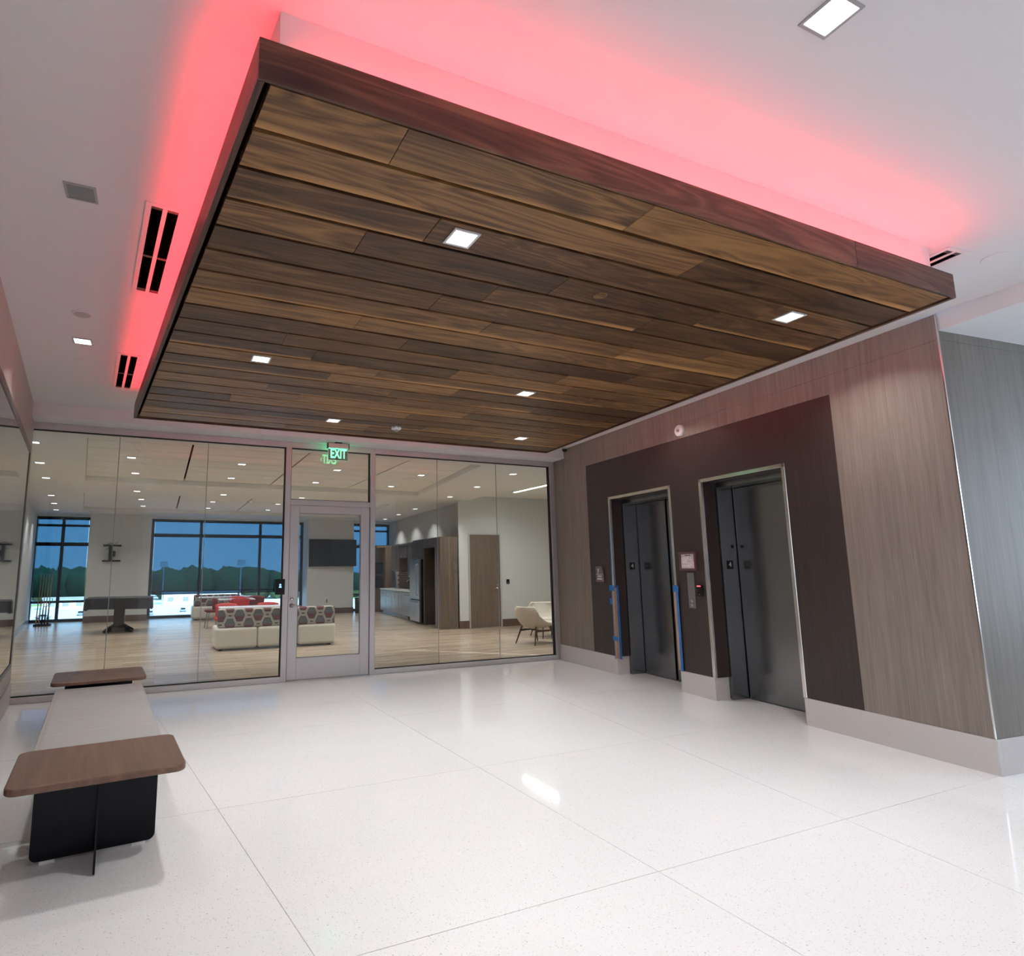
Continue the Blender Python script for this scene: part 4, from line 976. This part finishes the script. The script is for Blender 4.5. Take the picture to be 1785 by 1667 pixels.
# covered game table
gt = empty('covered_game_table', (-0.89, 17.5, 0), 0, 'game table under a black cover on one brown pedestal, left lounge', 'table')
cv = MB()
def cover_pt(u, v):
    return None
pr_ = rrect(-0.76, 0.76, -0.55, 0.55, 0.12, 5)
bm = cv.bm; rings_ = []
for z, k in ((0.86, 0.0), (0.86, 0.97), (0.85, 1.0), (0.72, 1.005), (0.58, 1.02)):
    rings_.append([bm.verts.new((x * k, y * k, z + (0.02 * math.sin(i * 1.7) if z < 0.6 else 0.006 * math.sin(i * 2.3)))) for i, (x, y) in enumerate(pr_)])
for a, b in zip(rings_[1:], rings_[2:]):
    for i in range(len(pr_)): bm.faces.new((a[i], a[(i + 1) % len(pr_)], b[(i + 1) % len(pr_)], b[i]))
bm.faces.new(rings_[1])
for v in rings_[0]: bm.verts.remove(v)
cv.build('cover', 'charcoal', gt, solid=0.006, bevel=0.0)
MB().box(-0.70, 0.70, -0.50, 0.50, 0.72, 0.835).build('table_top', 'brown_ped', gt)
MB().prism(rrect(-0.125, 0.125, -0.125, 0.125, 0.03, 4), 0.12, 0.72).build('pedestal', 'brown_ped', gt)
MB().prism(rrect(-0.17, 0.17, -0.17, 0.17, 0.03, 4), 0.02, 0.13).build('pedestal_base', 'brown_ped', gt)
for sx in (-1, 1):
    for sy in (-1, 1):
        MB().profile([(0.12, 0.02), (0.40, 0.0), (0.40, 0.05), (0.12, 0.20)], 'y', -0.04, 0.04).build('foot', 'black_plastic', gt).rotation_euler = (0, 0, math.atan2(sy * 0.8, sx))
# cue rack
cr = empty('cue_rack', (-2.98, 20.4, 0), 0, 'floor rack of pool cues in front of the left lounge window', 'rack')
MB().path([(-0.2, -0.1, 0.04), (0.2, -0.1, 0.04), (0.2, 0.1, 0.04), (-0.2, 0.1, 0.04), (-0.2, -0.1, 0.04)], 0.016).box(-0.21, 0.21, -0.11, 0.11, 0.0, 0.02).build('base', 'black_plastic', cr)
for k in range(5):
    x = -0.15 + 0.07 * k
    MB().tube((x, 0, 0.04), (x, 0, 0.66), 0.011, n=8).build('upright', 'black_plastic', cr)
MB().box(-0.2, 0.2, -0.03, 0.03, 0.66, 0.685).build('cue_rail', 'black_plastic', cr)
MB().path([(0.05 + 0.06 * math.cos(2 * PI * k / 14), -0.02, 0.60 + 0.06 * math.sin(2 * PI * k / 14)) for k in range(15)], 0.008).build('ring', 'black_plastic', cr)
MB().path([(0.15, -0.02, 0.6), (0.19, -0.02, 0.68), (0.20, -0.02, 0.76), (0.18, -0.02, 0.77)], 0.008).build('hook', 'black_plastic', cr)
for k in range(5):
    x = -0.155 + 0.068 * k
    q = empty('pool_cue', (-2.98 + x, 20.4 - 0.055, 0), 0, 'pool cue standing in the floor rack, %s from the left' % nth(k), 'cue', 'cues in the rack')
    MB().tube((0, 0, 0.06), (0.015, 0, 0.55), 0.016, 0.013, 10).build('butt', ('cue_wood', 'black_plastic')[k > 1], q)
    MB().tube((0.015, 0, 0.55), (0.035, 0, 1.46), 0.0125, 0.007, 10).build('shaft', 'cue_wood', q)
# bracket on the left pier
bk = empty('wall_bracket', (-1.39, 21.0, 2.08), 0, 'empty black screen bracket on the pale pier left of centre', 'bracket')
for z in (-0.235, 0.235): MB().box(-0.25, 0.25, -0.075, -0.03, z - 0.025, z + 0.025).build('rail', 'black_plastic', bk)
MB().box(-0.09, 0.02, -0.06, -0.0005, -0.235, 0.235).build('back_plate', 'black_plastic', bk)
MB().box(0.02, 0.10, -0.11, -0.02, -0.10, 0.07).build('swivel_arm', 'black_plastic', bk)
MB().path([(-0.16, -0.07, 0.25), (-0.05, -0.08, 0.31), (0.05, -0.07, 0.26), (0.14, -0.08, 0.33)], 0.007, 6).path([(-0.17, -0.06, 0.1), (-0.08, -0.07, 0.16), (-0.04, -0.07, 0.2)], 0.007, 6).build('cable', 'black_plastic', bk)
# screens on the right pier
for i, (xa, xb, zt) in enumerate(((4.73, 5.565, 2.595), (5.585, 6.45, 2.59))):
    t_ = empty('television' if i == 0 else 'television.001', ((xa + xb) / 2, 21.0, 2.1), 0, ('left', 'right')[i] + ' one of two black screens side by side on the pale pier', 'television', 'screens on the pier')
    w = (xb - xa) / 2
    MB().box(-w, w, -0.09, -0.03, 1.64 - 2.1, zt - 2.1).build('casing', 'black_plastic', t_, bevel=0.004)
    MB().box(-w + 0.012, w - 0.012, -0.094, -0.091, 1.66 - 2.1, zt - 2.115).build('screen', 'screen', t_)
    MB().box(-0.15, 0.15, -0.03, -0.0005, -0.15, 0.15).build('wall_mount', 'black_plastic', t_)
ou = empty('wall_outlet', (5.41, 21.0, 0.44), 0, 'small dark wall outlet under the screens', 'outlet')
MB().box(-0.035, 0.035, -0.006, -0.0005, -0.06, 0.06).build('plate', 'trim_grey', ou)
for z in (-0.025, 0.025): MB().box(-0.015, 0.015, -0.008, -0.0058, z - 0.015, z + 0.015).build('socket', 'black_plastic', ou)
tr = empty('trash_bin', (6.52, 20.8, 0), 0, 'black trash bin beside the pier with the screens', 'bin')
MB().lathe([(0.13, 0.0), (0.145, 0.5), (0.15, 0.51)], 24).build('body', 'charcoal', tr); MB().lathe([(0.152, 0.51), (0.152, 0.53), (0.12, 0.535)], 24).build('rim', 'black_plastic', tr)
# ------------------------------------------------------------------ kitchen
RK = math.atan2(0.0995, 0.995)
TK = math.atan2(0.995, 0.0995) - PI / 2 * 0 # direction along the kitchen run
def kroot(name, y, label, cat, off=0.0, group=None):
    """local x runs along the cabinet fronts away from the viewer, local y goes out of the wall toward the room"""
    x = 6.57 + 0.1 * (y - 14.2) + off
    return empty(name, (x, y, 0), math.atan2(1, 0.1), label, cat, group)
# tall surround with niche
k = kroot('pantry_surround', 14.0, 'tall brown cabinet surround with an open niche at the near end of the kitchen', 'cabinet')
MB().box(0.0, 0.03, -0.48, 0.0, 0, 2.335).build('side_panel', 'kitchen_side', k)
MB().box(0.031, 0.42, -0.03, 0.0, 0, 2.335).build('front_stile', 'kitchen_side', k)
MB().box(0.42, 1.40, -0.49, -0.002, 2.09, 2.335).build('top_panel', 'kitchen_dark', k)
MB().box(0.16, 1.40, -0.51, -0.492, 0, 2.335).build('back_panel', 'black', k)
MB().box(1.38, 1.40, -0.49, 0.0, 0, 2.09).build('divider', 'kitchen_dark', k)
k = kroot('refrigerator', 15.46, 'tall steel refrigerator with bottom freezer drawer', 'refrigerator')
MB().box(0.03, 0.95, -0.55, 0.04, 0.03, 1.785).build('body', 'black_plastic', k)
MB().box(0.03, 0.95, 0.041, 0.10, 0.67, 1.78).build('fridge_door', 'appliance', k, bevel=0.01)
MB().box(0.03, 0.95, 0.041, 0.10, 0.06, 0.645).build('freezer_drawer', 'appliance', k, bevel=0.01)
MB().path([(0.16, 0.10, 0.78), (0.16, 0.15, 0.82), (0.16, 0.15, 1.62), (0.16, 0.10, 1.66)], 0.013).build('handle', 'steel_polished', k)
MB().path([(0.15, 0.10, 0.60), (0.2, 0.145, 0.60), (0.78, 0.145, 0.60), (0.83, 0.10, 0.60)], 0.013).build('handle', 'steel_polished', k)
k = kroot('overfridge_cabinet', 15.46, 'dark cabinet over the refrigerator', 'cabinet')
MB().box(0.0, 0.98, -0.55, -0.02, 1.83, 2.35).build('body', 'kitchen_dark', k)
for a in (0.01, 0.495): MB().box(a, a + 0.475, -0.019, 0.0, 1.84, 2.34).build('cabinet_door', 'kitchen_dark', k)
k = kroot('dishwasher', 16.67, 'steel fronted dishwasher next to the refrigerator', 'dishwasher', 0.02)
MB().box(0, 0.62, -0.55, -0.02, 0.09, 0.81).build('body', 'black_plastic', k); MB().box(0.005, 0.615, -0.019, 0.01, 0.12, 0.805).build('front', 'appliance', k, bevel=0.006)
MB().path([(0.1, 0.01, 0.74), (0.12, 0.045, 0.74), (0.5, 0.045, 0.74), (0.52, 0.01, 0.74)], 0.010).build('handle', 'steel_polished', k)
ys = [17.30, 18.09, 18.88, 19.67]
for i, y in enumerate(ys):
    k = kroot('base_cabinet' if i == 0 else 'base_cabinet.%03d' % i, y, 'grey base cabinet under the kitchen counter, %s from the dishwasher' % nth(i), 'cabinet', 0.02, 'kitchen base cabinets')
    MB().box(0.005, 0.785, -0.55, -0.02, 0.1, 0.81).build('body', 'cab_grey', k); MB().box(0.005, 0.785, -0.5, -0.09, 0.0, 0.1).build('toe_kick', 'cab_grey', k)
    for a in (0.01, 0.40):
        dd = MB().box(a, a + 0.38, -0.019, 0.002, 0.12, 0.80).build('cabinet_door', 'cab_grey', k, bevel=0.003, seg=1)
        hx = a + (0.33 if a < 0.1 else 0.05)
        MB().path([(hx, 0.002, 0.60), (hx, 0.03, 0.61), (hx, 0.03, 0.71), (hx, 0.002, 0.72)], 0.006, 6).build('handle', 'steel_polished', dd)
k = kroot('countertop', 16.67, 'pale speckled countertop along the kitchen wall', 'countertop', 0.0)
MB().box(0, 3.79, -0.62, 0.02, 0.82, 0.86).build('slab', 'counter', k, bevel=0.003, seg=1)
fa = kroot('faucet', 18.0, 'curved steel kitchen faucet on the counter', 'faucet', 0.45)
MB().tube((0, 0, 0.86), (0, 0, 0.90), 0.025, n=14).build('base', 'steel_polished', fa)
MB().path([(0, 0, 0.90), (0, 0, 1.10), (0, 0.03, 1.16), (0, 0.09, 1.18), (0, 0.14, 1.15), (0, 0.15, 1.10)], 0.011).build('spout', 'steel_polished', fa, smooth=True)
MB().tube((0.03, 0, 0.92), (0.09, 0, 0.96), 0.008).build('lever', 'steel_polished', fa)
k = kroot('backsplash', 16.67, 'brown tiled backsplash behind the kitchen counter', 'backsplash', 0.645)
bs = []
proto = None
for r_ in range(7):
    for c_ in range(12):
        o = MB().box(0, 0.285, 0, 0.012, 0, 0.074).build('tile', 'backsplash', k) if proto is None else proto.copy()
        if proto is None: proto = o
        else: COL.objects.link(o)
        o.location = (0.02 + c_ * 0.29 + (0.145 if r_ % 2 else 0), 0.0, 0.865 + r_ * 0.079)
for i, (y, L, zb, lab, m_) in enumerate(((17.0, 1.05, 1.23, 'wall cabinet over the counter nearest the refrigerator', 'kitchen_dark'), (18.1, 1.0, 1.88, 'short wall cabinet over the counter, middle one', 'kitchen_dark'), (19.15, 0.95, 1.44, 'long wall cabinet over the counter, farthest one', 'kitchen_side'))):
    k = kroot('wall_cabinet' if i == 0 else 'wall_cabinet.%03d' % i, y, lab, 'cabinet', 0.33, 'kitchen wall cabinets')
    MB().box(0, L, -0.28, -0.02, zb, 2.30).build('body', m_, k)
    for a in (0.005, L / 2 + 0.003):
        dd = MB().box(a, a + L / 2 - 0.01, -0.019, 0.0, zb + 0.01, 2.29).build('cabinet_door', m_, k)
        MB().path([(a + L / 4 - 0.06, 0, zb + 0.06), (a + L / 4 - 0.05, 0.03, zb + 0.06), (a + L / 4 + 0.05, 0.03, zb + 0.06), (a + L / 4 + 0.06, 0, zb + 0.06)], 0.008, 6).build('handle', 'steel_polished', dd)
    MB().box(0, L, -0.28, 0.02, 2.301, 2.36).build('crown_rail', m_, k)
tw = empty('oven_tower', (7.50, 20.92, 0), math.radians(-5.7), 'oak faced tower with built in black oven and microwave by the right window', 'cabinet')
MB().box(-0.34, 0.24, 0.02, 0.6, 0, 2.3).build('body', 'kitchen_oak', tw); MB().box(-0.02, 0.24, -0.3, 0.018, 0.86, 2.3).build('side_panel', 'kitchen_oak', tw)
MB().box(-0.33, -0.03, -0.012, 0.018, 0.87, 1.30).build('oven_door', 'screen', tw); MB().box(-0.33, -0.03, -0.012, 0.018, 1.34, 1.76).build('microwave_door', 'screen', tw)
MB().box(-0.31, -0.05, -0.03, -0.014, 1.22, 1.24).build('handle', 'steel_polished', tw)
MB().box(-0.35, 0.25, -0.32, 0.6, 2.301, 2.37).build('crown_rail', 'kitchen_oak', tw)
# ------------------------------------------------------------------ brown door, reader, cream chairs
d4 = empty('door_4', (7.83, 13.95, 0), 0, 'flush brown wood door in the pale wall beside the kitchen', 'door', kind='structure')
MB().box(-0.49, -0.45, -0.02, 0.0, 0, 2.44).box(0.45, 0.49, -0.02, 0.0, 0, 2.44).box(-0.45, 0.45, -0.02, 0.0, 2.40, 2.44).build('door_frame', 'alu', d4)
MB().box(-0.448, 0.448, -0.012, -0.0005, 0.006, 2.398).build('door_leaf', 'door_wood', d4)
MB().lathe([(0.03, 0), (0.03, -0.012), (0.012, -0.02), (0.012, -0.05)], 18, (0.36, -0.012, 0.995), 'y').tube((0.36, -0.055, 0.995), (0.25, -0.055, 0.985), 0.010).build('lever_handle', 'steel_polished', d4)
MB().lathe([(0.022, 0), (0.022, -0.01)], 18, (0.36, -0.012, 1.08), 'y').build('lock_cylinder', 'steel_polished', d4)
for z in (0.3, 1.2, 2.1): MB().box(-0.452, -0.44, -0.024, -0.012, z - 0.05, z + 0.05).build('hinge', 'alu_dark', d4)
r2 = empty('card_reader', (8.524, 13.95, 1.163), 0, 'black card reader on the pale wall right of the brown door', 'card reader')
MB().box(-0.046, 0.046, -0.02, -0.0005, -0.062, 0.062).build('body', 'black_plastic', r2, bevel=0.006)
MB().box(-0.02, 0.02, -0.0215, -0.019, -0.045, -0.03).build('indicator', 'trim_grey', r2)

def cream_chair():
    r = empty('lounge_chair')
    # one-piece bucket shell: profile from front lip over the seat up the back, sides curling up
    prof = [(0.42, 0.345), (0.36, 0.385), (0.22, 0.36), (0.05, 0.325), (-0.12, 0.31), (-0.25, 0.36), (-0.32, 0.46), (-0.36, 0.58), (-0.395, 0.68), (-0.41, 0.745)]
    def shell(u, v):
        t_ = u * (len(prof) - 1); i = min(int(t_), len(prof) - 2); k_ = t_ - i
        x = prof[i][0] * (1 - k_) + prof[i + 1][0] * k_; z = prof[i][1] * (1 - k_) + prof[i + 1][1] * k_
        s = (v - 0.5) * 2
        half = 0.27 + 0.06 * math.sin(min(u * 1.2, 1) * PI * 0.5) - 0.09 * max(0, u - 0.8) / 0.2
        arm = 0.20 * math.exp(-((u - 0.52) / 0.22) ** 2) * abs(s) ** 3.2
        fwd = 0.22 * max(0, u - 0.45) * abs(s) ** 2.2
        return (x + fwd, s * half, z + arm)
    MB().grid(shell, 20, 14).build('shell', 'chair_cream', r, smooth=True, solid=0.04, subd=1)
    MB().prism([(a * 0.92 + 0.05, b * 0.9) for a, b in rrect(-0.26, 0.33, -0.26, 0.26, 0.08, 5)], 0.375, 0.425).build('seat_cushion', 'chair_cream', r, bevel=0.02, seg=3)
    for sx, sy in ((-1, -1), (-1, 1), (1, -1), (1, 1)):
        MB().tube((sx * 0.20 - 0.02, sy * 0.19, 0.345), (sx * 0.33 - 0.02, sy * 0.26, 0.0), 0.020, 0.012, 10).build('leg', 'walnut_leg', r)
    for sy in (-1, 1): MB().box(-0.26, 0.24, sy * 0.215 - 0.012, sy * 0.215 + 0.012, 0.245, 0.28).build('stretcher', 'walnut_leg', r)
    MB().box(-0.015, 0.015, -0.22, 0.22, 0.25, 0.275).build('stretcher', 'walnut_leg', r)
    return r
c1 = cream_chair(); c1.location = (7.08, 10.52, 0); c1.rotation_euler = (0, 0, math.radians(14)); tag(c1, 'cream bucket chair on walnut legs, its back toward the brown door', 'chair', 'cream chairs')
c2 = copy_tree(c1); c2.location = (7.93, 11.35, 0); c2.rotation_euler = (0, 0, math.radians(-100)); tag(c2, 'cream bucket chair half hidden by the glass frame, facing the viewer', 'chair', 'cream chairs')
